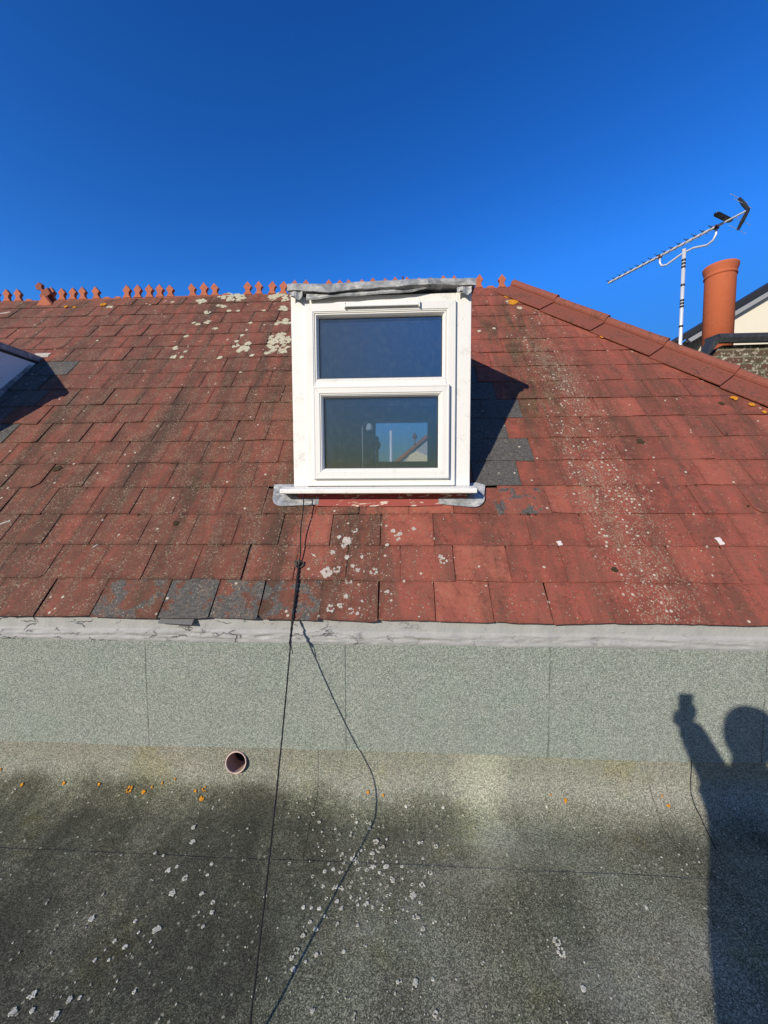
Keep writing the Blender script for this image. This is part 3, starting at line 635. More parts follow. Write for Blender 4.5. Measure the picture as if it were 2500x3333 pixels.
# ones on the felt
def hit_floor(px, py):
    r = ray(px, py); p = r * (FLOOR/r.z)
    if p.y < 1.66: return p, Vector((0, 0, 1))
    best = None
    for i in range(len(PS)-2):
        (y0, z0), (y1, z1) = PS[i], PS[i+1]; e = Vector((0, y1-y0, z1-z0)); n = Vector((0, e.z, -e.y)).normalized(); n = n if n.y < 0 or n.z > 0 else -n
        k = n.dot(Vector((0, y0, z0)))/n.dot(r) if abs(n.dot(r)) > 1e-6 else -1; q = r*k
        if k > 0 and min(y0, y1)-1e-4 <= q.y <= max(y0, y1)+1e-4 and min(z0, z1)-1e-4 <= q.z <= max(z0, z1)+1e-4:
            if best is None or q.length < best[0].length: best = (q, n)
    return best or (p, Vector((0, 0, 1)))
def on_floor(mb, px, py, rpx, ring=False, th=.002):
    p, n = hit_floor(px, py); dep = p.dot(_f); ey = n.cross(EX); ey = -ey if ey.y < 0 else ey
    (crusty if rpx > 5.5 else rosette)(mb, p + n*(.0078 if p.y < 1.648 else .0056), EX, ey, n, rpx/FPX*dep*1.15, ring, th)
fw = MB(); fo = MB()
for x, y, r in [(835,128,12),(832,190,14),(670,240,9),(705,252,8),(730,315,16),(765,300,10),(800,350,-17),(745,415,17),(873,418,14),(913,290,13),(897,335,9),(921,455,-12),(915,497,14),(878,560,10),(395,527,17),(680,570,22),(600,585,8),(585,535,10),(497,622,10),(540,650,14),(650,625,7),(410,705,10),(470,705,8),(140,858,22),(300,878,16),(345,868,10),(55,932,22),(140,925,15),(235,950,22),(580,845,11),(200,460,6),(445,420,8),(1355,68,-11),(1523,75,-10),(1635,225,-18),(1625,190,-16),(1605,240,10),(1585,315,-13),(1610,300,12),(1527,262,-18),(1540,280,12),(1450,388,-12),(1440,310,10),(1403,322,12),(1312,475,11),(1345,478,10),(1380,482,11),(1455,450,12),(1475,480,14),(1580,460,18),(1340,540,10),(1365,572,14),(1310,600,12),(1280,665,-17),(1260,695,13),(1265,750,17),(1367,682,12),(1320,712,8),(1485,668,12),(1350,925,14),(1400,515,8)]:
    on_floor(fw, x*.7535, 2600+y*.7535, abs(r)*.50, r < 0)
for x, y, r in [(225,210,-14),(168,262,9),(210,295,8),(200,327,-13),(152,195,9),(165,380,-16),(125,425,18),(135,518,-16),(168,570,-13),(135,803,20),(60,800,10),(210,788,10),(222,940,-15),(748,625,-23),(765,670,-25),(860,828,16),(700,35,6),(255,38,8),(1130,475,12),(95,35,8),(10,300,15),(40,360,15),(48,850,7)]:
    on_floor(fw, 1250+x*.7535, 2600+y*.7535, abs(r)*.50, r < 0)
for k in range(130): on_floor(fw, random.gauss(1190, 95), random.gauss(2840, 95), random.uniform(1.2, 4.6), random.random() < .5)
for k in range(420): on_floor(fw, random.uniform(-100, 2500), random.uniform(2560, 3400), random.uniform(.7, 2.6))
for x, y, r in [(560,823,-18),(622,833,11),(658,812,6),(703,795,6),(885,820,-13),(873,862,14),(845,830,8),(97,802,9),(278,795,9),(430,800,8),(5,735,7),(758,777,6),(1590,835,9),(1655,848,7)]:
    on_floor(fo, x*.7535, 1950+y*.7535, abs(r)*.50, r < 0)
for x, y, r in [(783,870,12),(718,845,5),(1227,893,9),(1200,850,6)]: on_floor(fo, 1250+x*.7535, 1950+y*.7535, r*.50)
tag(fw.build('white_lichen', M['grey']), 'pale lichen spots scattered over the dark felt', 'lichen', kind='stuff')
tag(fo.build('orange_lichen', M['orange']), 'orange lichen spots along the felt fillet', 'lichen', kind='stuff')

# ------------------------------------------------------------------ dormer window
def ring(mb, x0, x1, z0, z1, prof, gap=.0004):
    """four mitred lengths; prof: (inset, y) points, outer edge first"""
    sides = [((x0,z0),(x1,z0),(1,0),(0,1)), ((x1,z0),(x1,z1),(0,1),(-1,0)), ((x1,z1),(x0,z1),(-1,0),(0,-1)), ((x0,z1),(x0,z0),(0,-1),(1,0))]
    for a_, b_, d, n in sides:
        v0 = []; v1 = []
        for ins, y in prof:
            v0.append((a_[0]+(d[0]+n[0])*ins + d[0]*gap, y, a_[1]+(d[1]+n[1])*ins + d[1]*gap))
            v1.append((b_[0]+(-d[0]+n[0])*ins - d[0]*gap, y, b_[1]+(-d[1]+n[1])*ins - d[1]*gap))
        m = len(prof); mb.add(v0+v1, [tuple(range(m))[::-1], tuple(range(m, 2*m))] + [(i, (i+1) % m, m+(i+1) % m, m+i) for i in range(m)])
def dormer(label):
    D = thing('dormer_window', label, 'dormer'); Y = DYF; p = Y
    # boards of the front
    o = MB(); o.box(DXL-.002, -.634, Y, Y+.05, .013, DZT-.015); o.build('corner_board', M['white_paint'], D, bevel=.003)
    o = MB(); o.box(.3435, DXR+.002, Y, Y+.05, .013, DZT-.015); o.build('corner_board', M['white_paint'], D, bevel=.003)
    o = MB(); o.box(-.6335, .343, Y+.004, Y+.05, 1.197, DZT-.015); o.build('head_board', M['white_paint'], D, bevel=.003)
    # cheeks
    tp = math.tan(PITCH)
    yb = lambda z: EY + (z - EZ)/tp + .03
    for x0, x1, nm in ((DXL, DXL+.019, 'cheek'), (DXR-.019, DXR, 'cheek')):
        o = MB(); zz = [.0-.06, .42, .84, DZT-.02]
        for k in range(3):
            z0, z1 = zz[k]+.002, zz[k+1]-.002
            o.prism([(x0, Y+.0505, max(z0, -.02)), (x0, yb(z0)+.05, z0), (x0, yb(z1), z1), (x0, Y+.0505, z1)], (x1-x0, 0, 0))
        o.build(nm, M['cheek'], D, bevel=.002)
        o = MB(); xo = x0-.006 if x0 < -.5 else x1+.001      # lead soaker along the foot of the cheek
        o.prism([(xo, Y+.03, .03), (xo, yb(.03)+.0, -.01+.02), (xo, yb(DZT-.05), DZT-.06), (xo, yb(DZT-.05)-.09, DZT-.06), (xo, Y+.03, .11)], (.005, 0, 0)); o.build('soaker', M['lead'], D)
    # lead covered top
    o = MB(); nx = 40; vs = []; fs = []; x0, x1 = DXL-.012, DXR+.022; yb_ = yb(DZT)+.12
    for i in range(nx+1):
        x = x0+(x1-x0)*i/nx; e = 1.0 if 0 < i < nx else .6
        w = .017*fbm(x*2.6, 1.3) + .005*fbm(x*11, 2.3); w2 = .012*fbm(x*7, 8.3); dz = .012*(i/nx) - .008
        pr = [(yb_, DZT+.052), (Y-.020, DZT+.055+w*.4), (Y-.044, DZT+.047+w*.5), (Y-.052+w2*.4, DZT+.03+w*.5), (Y-.050+w2, DZT+.002+w+w2*.5 + .5*dz), (Y-.043+w2, DZT+.000+w+w2*.5+.5*dz), (Y-.036, DZT+.022), (Y+.0, DZT+.010), (yb_, DZT-.01)]
        vs += [(x, y, z + dz*.6) for y, z in pr]
    m = 9
    for i in range(nx):
        for j in range(m): fs.append((i*m+j, (i+1)*m+j, (i+1)*m+(j+1) % m, i*m+(j+1) % m))
    fs += [tuple(range(m)), tuple(nx*m+j for j in range(m))[::-1]]
    o.add(vs, fs); o.build('lead_roof', M['lead'], D, smooth=False)
    o = MB(); vs = []; fs = []; n = 34                                    # second strip peeping out beneath
    for i in range(n+1):
        q = i/n; x = -.62 + .80*q + .0; w = .007*fbm(x*4, 3.1); zb = DZT - .046 + .020*q + .018*(q*q) + w
        if q > .85: zb += (q-.85)*.10
        y = Y - .030 + .006*fbm(x*5, 9.2); vs += [(x, y+.006, DZT+.003), (x, y-.004, zb+.008), (x, y, zb), (x, y+.005, zb+.001)]
    for i in range(n):
        for j in range(3): fs.append((i*4+j, (i+1)*4+j, (i+1)*4+j+1, i*4+j+1))
    o.add(vs, fs); o.build('lead_drip', M['lead'], D)
    for cx_, wd in ((DXL+.045, .085), (DXR-.05, .09)):                     # crumpled corner folds
        o = MB(); vs = []
        for i in range(9):
            q = i/8; x = cx_ + (q-.5)*wd; zb = DZT-.040+.012*math.sin(q*7)+.006*fbm(x*20, 2); vs += [(x, Y-.036+.004*math.sin(q*11), DZT), (x, Y-.040+.005*math.sin(q*9+1), zb)]
        o.add(vs, [(2*i, 2*i+1, 2*i+3, 2*i+2) for i in range(8)]); ob = o.build('lead_fold', M['lead'], D); s_ = ob.modifiers.new('t', 'SOLIDIFY'); s_.thickness = .003
    # upvc outer frame
    fr = empty('window_frame'); fr.parent = D
    o = MB(); ring(o, -.6335, .3425, .016, 1.196, [(0, p+.045), (0, p-.016), (.0035, p-.0185), (.050, p-.0185), (.0525, p-.014), (.058, p-.014), (.060, p-.005), (.060, p+.045)])
    o.build('outer_frame', M['upvc'], fr)
    o = MB(); x0, x1 = -.572, .281                                       # transom with stepped face
    for pr in [[(.650, p+.045), (.650, p-.010), (.656, p-.0175), (.690, p-.0175), (.694, p-.011), (.704, p-.011), (.708, p+.0), (.708, p+.045)]]:
        o.prism([(x0, y, z) for z, y in pr], (x1-x0, 0, 0))
    o.build('transom', M['upvc'], fr)
    o = MB(); ring(o, -.5735, .2825, .702, 1.138, [(0, p+.03), (0, p-.004), (.004, p-.010), (.010, p-.010), (.014, p-.004), (.019, p+.004), (.024, p+.016), (.024, p+.03)])
    o.build('glazing_bead', M['upvc'], fr)
    o = MB(); ring(o, -.5495, .2585, .726, 1.114, [(0, p+.03), (0, p+.0155), (.004, p+.0155), (.004, p+.03)]); o.build('gasket', M['gasket'], fr)
    o = MB(); o.box(-.5475, .2565, p+.020, p+.044, .728, 1.112); o.build('pane', M['glass'], fr)
    # opening sash, proud of the frame
    sh = empty('opening_sash'); sh.parent = D
    o = MB(); ring(o, -.587, .302, .062, .664, [(0, p+.03), (0, p-.040), (.004, p-.044), (.012, p-.044), (.014, p-.042), (.046, p-.042), (.049, p-.0365), (.055, p-.0365), (.0575, p-.030), (.061, p-.030), (.070, p-.012), (.070, p+.03)])
    o.build('sash_frame', M['upvc'], sh)
    o = MB(); ring(o, -.5175, .2325, .1315, .5945, [(0, p+.02), (0, p-.0125), (.0045, p-.0125), (.0045, p+.02)]); o.build('gasket', M['gasket'], sh)
    o = MB(); o.box(-.515, .23, p-.008, p+.016, .134, .592); o.build('pane', M['glass'], sh)
    # trickle vent hood
    o = MB(); z0 = 1.152
    o.prism([(-.365, p-.018, z0+.043), (-.365, p-.030, z0+.040), (-.365, p-.040, z0+.014), (-.365, p-.038, z0+.009), (-.365, p-.018, z0+.014)], (.468, 0, 0)); o.box(-.374, -.3655, p-.038, p-.018, z0+.004, z0+.040); o.box(.1035, .112, p-.038, p-.018, z0, z0+.040)
    o.build('trickle_vent', M['upvc'], D, bevel=.002)
    # sill
    o = MB(); o.prism([(DXL-.066, p+.02, .0125), (DXL-.066, p-.020, .010), (DXL-.066, p-.108, -.004), (DXL-.066, p-.112, -.009), (DXL-.066, p-.112, -.031), (DXL-.066, p-.106, -.035), (DXL-.066, p-.02, -.035), (DXL-.066, p+.02, -.035)], (DXR-DXL+.096, 0, 0)); o.build('sill', M['white_paint'], D, bevel=.002)
    o = MB(); o.box(DXL+.03, DXR-.02, p-.03, p+.03, -.12, -.0355); o.build('sill_packer', M['redpaint'], D)
    # lead aprons dressed over the slates, red painted board between
    def sheet(poly, h, th, nm, m, amp=.003):
        o = MB(); vs = []; n = 14
        u0 = min(q[0] for q in poly); u1 = max(q[0] for q in poly)
        pts = [Vector(rp(u, s, h + amp*fbm(u*9, s*9))) for u, s in poly]
        o.prism(pts, Vector((0, -SP, CP))*th); return o.build(nm, m, D, bevel=.001)
    def arc(cx_, cy_, r, a0, a1, n=7): return [(cx_ + r*math.cos(a0+(a1-a0)*i/n), cy_ + r*math.sin(a0+(a1-a0)*i/n)) for i in range(n+1)]
    sheet([(-.885, .965), (-.873, .87)] + arc(-.79, .855, .082, PI, 1.5*PI) + [(-.70, .777), (-.62, .781), (-.552, .786), (-.556, .875), (-.60, .965)], .021, .004, 'lead_apron', M['lead'])
    sheet([(.236, .88), (.235, .790), (.35, .774), (.43, .764)] + arc(.452, .846, .084, 1.5*PI, 2.05*PI) + [(.553, .95), (.50, .975), (.30, .965)], .021, .004, 'lead_apron', M['lead'])
    sheet([(-.575, .93), (-.57, .775), (-.30, .770), (0, .772), (.252, .778), (.255, .93)], .019, .003, 'painted_apron', M['redpaint'])
    return D
d_main = dormer('white framed dormer window with lead top, sill and two dark panes, centre of the slope')
def kids(o): return [c for c in bpy.data.objects if c.parent == o]
def copy_tree(o, parent=None):
    c = o.copy(); COL.objects.link(c)
    if parent: c.parent = parent
    for ch in kids(o): copy_tree(ch, c)
    return c
d_two = copy_tree(d_main); d_two.location.x = -4.06; d_two['label'] = 'dormer at the left picture edge showing only its white boarded cheek'
for d_ in (d_main, d_two): d_['group'] = 'dormers on the front slope'

# the room behind the glass
rm = MB()
def wall(p, n): rm.prism(p, n)
RW, RE, RB, RC, RF = -1.75, 1.25, 5.62, 1.20, -.75
wall([(DXL+.025, 2.66, RF), (DXL+.025, 3.75, RF), (DXL+.025, 3.75, RC), (DXL+.025, 2.66, RC)], (-.0, .0, 0.0)) if False else None
rm.box(DXL+.020, DXL+.03, 2.62, 3.86, -.1, RC); rm.box(DXR-.03, DXR-.020, 2.62, 3.86, -.1, RC)
rm.box(RW, DXL+.03, 3.86, 3.88, RF, RC); rm.box(DXR-.03, RE, 3.86, 3.88, RF, RC)
rm.box(RW-.02, RW, 3.86, RB, RF, RC); rm.box(RE, RE+.02, 3.86, RB, RF, RC)
rm.box(DXL+.02, DXR-.02, 2.60, 2.62, -.80, 0.01)
wl, wr, wb, wt = -.395, .365, .385, .955     # far window opening (at the far wall)
rm.box(RW, wl, RB, RB+.12, RF, RC); rm.box(wr, RE, RB, RB+.12, RF, RC); rm.box(wl, wr, RB, RB+.12, RF, wb); rm.box(wl, wr, RB, RB+.12, wt, RC)
tag(rm.build('room_wall', M['room']), kind='structure')
o = MB(); o.box(DXL, DXR, 2.621, 3.859, -.80, -.78); o.box(RW, RE, 3.861, RB, RF-.03, RF-.001); tag(o.build('room_floor', M['bounce_floor']), kind='structure')
o = MB(); o.box(DXL+.03, DXR-.03, 2.62, 3.86, RC+.001, RC+.02); o.box(RW, RE, 3.86, RB, RC+.001, RC+.02); tag(o.build('room_ceiling', M['ceil']), kind='structure')
t_ = thing('wall_lamp', 'small white lamp on a bent stem behind the lower pane', 'lamp')
c = at(1203, 1390, 2.80); o = MB(); o.lathe([(.006, .028), (.016, .022), (.026, -.006), (.027, -.022), (.022, -.026)], c, 20); o.build('lamp_shade', M['white_paint'], t_, smooth=True)
o = MB(); o.tube([c+Vector((-.055, .04, -.30)), c+Vector((-.055, .03, .015)), c+Vector((-.045, .02, .035)), c+Vector((-.03, .01, .035)), c+Vector((0, 0, .026))], .0045); o.build('bracket', M['white_paint'], t_, smooth=True)
t_ = thing('curtain', 'pale thin curtain hanging inside behind the lower pane', 'curtain')
for xx, nm in ((at(1055, 1400, 2.85), 'drape'), (at(1110, 1400, 2.85), 'drape')):
    o = MB(); vs = []
    n = 14
    for i in range(n+1):
        for z in (-.1, .7): vs.append((xx.x + (i/n-.5)*.05, 2.85 + .012*math.sin(i*1.7), z))
    o.add(vs, [(2*i, 2*i+1, 2*i+3, 2*i+2) for i in range(n)]); ob = o.build(nm, M['fabric'], t_); s_ = ob.modifiers.new('t', 'SOLIDIFY'); s_.thickness = .002
c = at(1358, 1506, 11.0); o = MB(); pts = []
for i in range(33):
    q = i/32; x = (q-.5)*.62; z = .0 + .16*math.sin(PI*min(1, max(0, (q-.0)/.18))/2) + (.17*(1-abs(2*q-1))**.8) + .018*abs(math.sin(q*PI*5)); pts.append((c.x+x, 11, c.z+z*.95 if 0 < i < 32 else c.z))
pts += [(c.x+.31, 11, -4), (c.x-.31, 11, -4)]
o.prism(pts, (0, 3, 0)); tag(o.build('gable_wall', M['creamobj']), 'cream scalloped gable seen through the far window', 'gable')
c = at(1228, 1450, 5.3); o = MB(); o.lathe([(.0, .13), (.015, .12), (.025, .08), (.02, .06), (.045, .03), (.05, 0), (.035, -.04), (.018, -.06), (.018, -1.2)], c, 16)
tag(o.build('bedpost', M['creamobj'], smooth=True), 'turned post with carved finial at the left of the far window', 'bedpost')
# what the far window looks out on
t_ = thing('gable_house', 'house with red roof verge and finial seen through both windows', 'house')
a = at(1262, 1520, 14); b = at(1440, 1372, 14); o = MB()
o.prism([(a.x-.35, 14, a.z-.4), (b.x, 14, b.z-.12), (b.x+4, 14, b.z-3.2), (b.x+4, 14, -4), (a.x-.35, 14, -4)], (0, 6, 0)); o.build('wall', M['board'], t_)
o = MB(); d_ = Vector((b.x-a.x, 0, b.z-a.z)).normalized(); A = Vector((a.x-.6, 13.9, a.z-.5)); B = Vector((b.x, 13.9, b.z))
o.prism([A, B, B+Vector((4, 0, -3.2)), B+Vector((4, 0, -3.35)), B+Vector((0, 0, -.13)), A+Vector((0, 0, -.13))], (0, 6.2, 0)); o.build('roof', M['clay'], t_)
c = at(1350, 1448, 13.9); o = MB(); o.lathe([(.02, 0), (.02, .2), (.07, .22), (.085, .30), (.06, .36), (.02, .40), (0, .46)], c + Vector((0, -.02, 0)), 12); o.build('finial', M['rust'], t_, smooth=True)
c = at(1273, 1402, 12); o = MB(); o.tube([c, (c.x, c.y, -4)], .045, 10); tag(o.build('flue_pipe', M['alu'], smooth=True), 'plain grey pole rising beyond the far window', 'pole')

# ------------------------------------------------------------------ small things on the slope
c = at(1311, 925, RA.y+.1); o = MB(); o.tube([(c.x, c.y, RA.z-.1), (c.x-.002, c.y, RA.z+.1), (c.x+.001, c.y, RA.z+.215)], [.014, .012, .010], 8); o.box(c.x-.02, c.x+.02, c.y-.02, c.y+.02, RA.z+.06, RA.z+.075)
tag(o.build('iron_spike', M['rust']), 'thin rusty spike standing behind the ridge crests above the window', 'spike')
t_ = None
o = MB(); c = at(150, 975, RA.y-.07)
rot = Matrix.Rotation(math.radians(-38), 4, 'Y')
pts = [Vector((x, 0, z)) for x, z in [(-.06, -.02), (.06, -.03), (.075, .05), (.02, .06), (.012, .085), (.045, .12), (.03, .17), (-.03, .16), (-.045, .12), (-.012, .085), (-.02, .05), (-.07, .04)]]
o.prism([c + rot @ p_ + Vector((0, -.01, .05)) for p_ in pts], (.012, .03, .004)); tag(o.build('broken_crest', M['clay'], bevel=.003), 'broken crest piece leaning crooked on the ridge at far left', 'ridge ornament')
o = MB(); c = at(140, 985, RA.y-.11)
o.prism([c+Vector(p_) for p_ in [(-.085, 0, -.03), (0.0, -.0, .085), (.02, 0, .08), (.10, 0, -.025), (.0, 0, -.045)]], (.01, .028, .012)); tag(o.build('broken_tile', M['crest'], bevel=.003), 'pointed broken tile fragment propped against the ridge at far left', 'tile fragment')
def strip(px, py, w, h, rotd, nm, lab, cat, m='tingle', bend=.0):
    u, s = us(px, py); o = MB(); hh = slate_h(s)+.0015; ca, sa = math.cos(rotd), math.sin(rotd); vs = []
    n = 5
    for i in range(n+1):
        for q in (-.5, .5):
            a_, b_ = q*w*(1+.15*math.sin(i*2+q)), (i/n-.5)*h; vs.append(rp(u + a_*ca - b_*sa, s + a_*sa + b_*ca, hh + .004*abs(math.sin(i*1.3)) + bend*(i/n)))
    o.add(vs, [(2*i, 2*i+1, 2*i+3, 2*i+2) for i in range(n)]); ob = o.build(nm, M[m], ROOF); s_ = ob.modifiers.new('t', 'SOLIDIFY'); s_.thickness = .0015
    ob['label'] = lab; return ob
strip(1818, 1773, .026, .030, .25, 'metal_tingle', 'small square white strip at a slate edge right of the window foot', 'slate clip')
strip(2336, 1766, .030, .050, .18, 'metal_tingle', 'longer pinkish white strip on the slates near the right edge', 'slate clip')
strip(140, 1160, .16, .075, .0, 'torn_underlay', 'white torn sheet showing between slates above the left dormer', 'underlay', 'white')
strip(20, 1022, .11, .03, .3, 'torn_underlay', 'thin white scrap on the slates at the upper left edge', 'underlay', 'white')
strip(20, 1705, .07, .014, .5, 'torn_underlay', 'small white smear of a scrap on slates at left edge mid slope', 'underlay', 'white')
strip(318, 1778, .05, .012, .9, 'torn_underlay', 'small curled white scrap by a slate joint left of the cord', 'underlay', 'white')

# cord tied under the sill, down over the eave to the flat roof
t_ = thing('cord', 'thin black cord hanging from the sill over the eave to the flat roof', 'cord')
def hitu(px, py, h): u, s = us(px, py); return rp(u, s, h)
p0 = Vector((at(993, 1615, 2.50).x, 2.50, -.034)); p1 = Vector((p0.x+.001, 2.455, -.055)); kn = hitu(977, 1838, .026)
pe = hitu(955, 2028, .022); q_ = ray(814, 3333)*1.2; qe = ray(780, 3600)*1.14; qe.z = FLOOR + .008
pts = [p0, p1]
for i in range(1, 9): k = i/9; pts.append(p1.lerp(kn, k) + Vector((.004*math.sin(k*9), 0, .0)))
pts.append(kn); o = MB(); o.tube(pts, .0036, 8)
pts = [kn.lerp(pe, i/10) + Vector((.002*math.sin(i*2.1), 0, .001*math.cos(i*3))) for i in range(11)]
n = 46; pts2 = []
for i in range(1, n+1):
    k = i/n; p = pe.lerp(q_, k) + Vector((.006*math.sin(k*PI), 0, -.02*math.sin(k*PI))); p += Vector((.0016*fbm(k*16, 1), .0016*fbm(k*16, 7), .0015*fbm(k*16, 4))); p = p*(1 + .028*math.sin(k*PI)); pts2.append(p)
pts2 += [q_.lerp(qe, .5) + Vector((.0, 0, .004)), qe, qe + Vector((.08, -.5, 0)), qe + Vector((.0, -.9, 0))]
o.tube(pts + pts2, .0037, 8); o.build('strand', M['rope'], t_, smooth=True)
o = MB()                                     # doubled, twisted part below the knot
for ph in (0, PI):
    pts = []
    for i in range(60):
        k = i/59; b = kn.lerp(pe, min(1, k*1.28)) if k < .78 else pe.lerp(q_, (k-.78)*.40) + Vector((.0, 0, -.004))
        pts.append(b + Vector((.0042*math.cos(k*48+ph), .0025*math.sin(k*48+ph), .0042*math.sin(k*48+ph))))
    o.tube(pts, .0036, 6)
o.tube([pts[-1], pts[-1]+Vector((.006, -.004, -.03)), pts[-1]+Vector((.010, -.005, -.055))], .0022, 6)
o.build('twisted_tail', M['rope'], t_, smooth=True)
o = MB()
for k in range(7):
    a0 = random.uniform(0, 6); R = random.uniform(.010, .022); c0 = kn + Vector((random.gauss(0, .006), -.004, random.gauss(0, .007)))
    o.tube([c0 + Vector((R*math.cos(a0+j*.55), -.010*math.sin(j*.9)-.004, R*.9*math.sin(a0+j*.55))) for j in range(9)], .0036, 6)
o.build('knot', M['knot'], t_, smooth=True)

# vent pipe stub out of the fillet
t_ = thing('vent_pipe', 'short round brown pipe stub poking out of the felt fillet', 'pipe')
C0 = PC
def ylathe(prof, seg=36):                     # a lathe about the pipe's own axis, running inwards
    o = MB(); o.lathe(prof, (0, 0, 0), seg); o.v = [tuple(C0 + PA*x + PB*y + AX*z) for x, y, z in o.v]; return o
ylathe([(.0575, .002), (.0575, .14)]).build('pipe', M['pipe'], t_, smooth=True)
ylathe([(.0525, .14), (.0525, .004)]).build('bore', M['bore'], t_, smooth=True)
ylathe([(.0522, .006), (.0520, -.001), (.0535, -.003), (.057, -.003), (.0582, .0), (.0582, .006)]).build('rim', M['rim'], t_, smooth=True)
ylathe([(.0, .138), (.0525, .138)]).build('bore_dark', M['dark'], t_)  # black disc painted as the dark depth of the bore

# felt lap seam at the right, modelled as a thin dark tube
pts = []
for x, y in [(2246, 2470), (2246, 2500), (2243, 2540), (2245, 2580), (2256, 2620), (2272, 2650), (2290, 2690), (2306, 2722), (2330, 2770)]:
    p, n = hit_floor(x, y); pts.append(p + n*.010)
o = MB(); o.tube(pts, .0022, 6); tag(o.build('seam', M['rope'], smooth=True), 'short thin dark lap seam on the felt fillet beside the shadow', 'seam')

# ------------------------------------------------------------------ aerial, chimney, brick parapet, white house
A_ = thing('tv_aerial', 'television aerial with long toothed boom on a silver pole above the hip', 'aerial')
PY = 6.0; pt = at(2227, 811, PY); pb = at(2215, 1118, PY); px_ = (pt.x+pb.x)/2
o = MB(); o.tube([(pb.x-.0, PY, .6), (pt.x, PY, pt.z)], .024, 14); o.build('pole', M['alu'], A_, smooth=True)
for py in (848, 859, 870, 929, 979, 989, 999, 1063):
    z = at(2222, py, PY).z; f_ = (z-.6)/(pt.z-.6); xx = pb.x + (pt.x-pb.x)*f_; o = MB(); o.lathe([(.0262, -.015), (.0262, .015)], (xx, PY, z), 14); o.build('tape_band', M['blackp'], A_)
r1, r2 = ray(2352, 727), ray(1981, 921); zb = at(2212, 800, PY).z + .02
n1 = r1*(zb/r1.z); n2 = r2*(zb/r2.z); bd = (n2-n1).normalized(); bh = Vector((bd.y, -bd.x, 0)); bl = (n2-n1).length
o = MB(); o.tube([n1, n2], .019, 8); o.build('boom', M['alu'], A_)
for i in range(16):
    p = n1 + bd*(.12 + (bl-.13)*i/15.0)
    o = MB(); L_ = .095 - .0015*i
    o.tube([p - bh*L_ + Vector((0,0,.018)), p + bh*L_ + Vector((0,0,.018))], .0045, 6); o.box(p.x-.014, p.x+.014, p.y-.014, p.y+.014, p.z+.006, p.z+.03)
    o.build('director', M['blackp'], A_)
o = MB(); c = n1 - bd*.03 + Vector((0, 0, .030))
o.prism([c - bh*.235 - bd*.02, c - bh*.20 - bd*.035, c + bh*.12 - bd*.035, c + bh*.14, c + bh*.12 + bd*.035, c - bh*.20 + bd*.035, c - bh*.235 + bd*.02], (0, 0, .030)); o.build('dipole', M['blackp'], A_, bevel=.012)
V = n1 - bd*.27
for sz in (1, -1):
    o = MB(); e = V + bd*.10 + Vector((0, 0, (.205 if sz > 0 else -.185))); o.tube([V, V.lerp(e, .5), e], [.020, .024, .017], 8)
    o.build('reflector_arm', M['blackp'], A_)
    for k in (.55, .98):
        q = V.lerp(e, k); o = MB(); o.tube([q - bh*.20, q + bh*.20], .003, 6); o.build('reflector_wire', M['alu'], A_)
o = MB(); o.tube([n1, V], .012, 8); o.build('boom_end', M['alu'], A_)
o = MB(); k0 = Vector((pt.x, PY, pt.z-.03)); ba = n1 + bd*((k0-n1).dot(bd)); 
path = [ba - bd*.40 + Vector((0,0,-.02)), ba - bd*.40 + Vector((0,0,-.10)), ba - bd*.37 + Vector((0,0,-.16)), ba - bd*.30 + Vector((0,0,-.185)), k0 - bd*.1 + bh*.035, k0 + bd*.04 + bh*.035, ba + bd*.22 + Vector((0,0,-.18)), ba + bd*.29 + Vector((0,0,-.16)), ba + bd*.32 + Vector((0,0,-.10)), ba + bd*.32]
o.tube(path, .014, 8); o.build('cradle', M['alu'], A_, smooth=True)
for q in (ba - bd*.40, ba + bd*.32):
    o = MB(); o.box(q.x-.022, q.x+.022, q.y-.022, q.y+.022, q.z-.035, q.z+.018); o.build('clamp', M['rust'], A_, bevel=.004)

c = at(2340, 1000, 5.05); zt = at(2345, 868, 5.05).z
POT = thing('chimney_pot', 'tall plain terracotta chimney pot with flared rim', 'chimney pot')
o = MB(); H = zt - 1.30; R = .152
o.lathe([(R-.025, 0), (R, 0), (R, H-.135)], (c.x, 5.05, 1.30), 48); o.build('shaft', M['pot'], POT, smooth=True)
o = MB(); o.lathe([(R-.0, H-.135), (R+.010, H-.128), (R+.012, H-.115), (R+.004, H-.105), (R+.004, H-.09), (R+.022, H-.03), (R+.024, H-.008), (R+.018, H), (R-.010, H), (R-.02, H-.03), (R-.022, H-.128)], (c.x, 5.05, 1.30), 48); o.build('rim', M['pot'], POT, smooth=True)
BK = thing('brick_chimney', 'old lichen crusted brick chimney with black coping below the pot', 'chimney')
o = MB(); p1 = at(2330, 1100, 4.4); 
o.prism([(3.20, 4.45, -.5), (3.20, 4.45, 1.27), (3.42, 4.45, 1.50), (3.48, 4.45, 1.535), (6.4, 4.45, 1.57), (6.4, 4.45, -.5)], (0, .42, 0)); o.build('brick_stack', M['brick'], BK, bevel=.01)
o = MB(); o.box(3.5, 6.3, 4.88, 5.4, .4, 1.299); o.build('flaunching', M['seal'], BK)
o = MB(); o.prism([(3.385, 4.36, 1.585), (3.385, 4.372, 1.625), (3.385, 4.40, 1.64), (3.385, 4.60, 1.66), (3.385, 4.60, 1.625), (3.385, 4.43, 1.57), (3.385, 4.41, 1.535), (3.385, 4.375, 1.535)], (3.1, 0, .0)); o.build('coping', M['coping'], BK, bevel=.006)
o = MB(); a = at(2333, 1098, 4.38); b = at(2300, 1155, 4.38); o.prism([a+Vector((.0, 0, .012)), a+Vector((.09, 0, -.03)), a+Vector((.03, 0, -.05)), b+Vector((.022, 0, -.01)), b+Vector((-.004, 0, -.01))], (0, .16, 0)); o.build('coping_end', M['coping'], BK, bevel=.004)

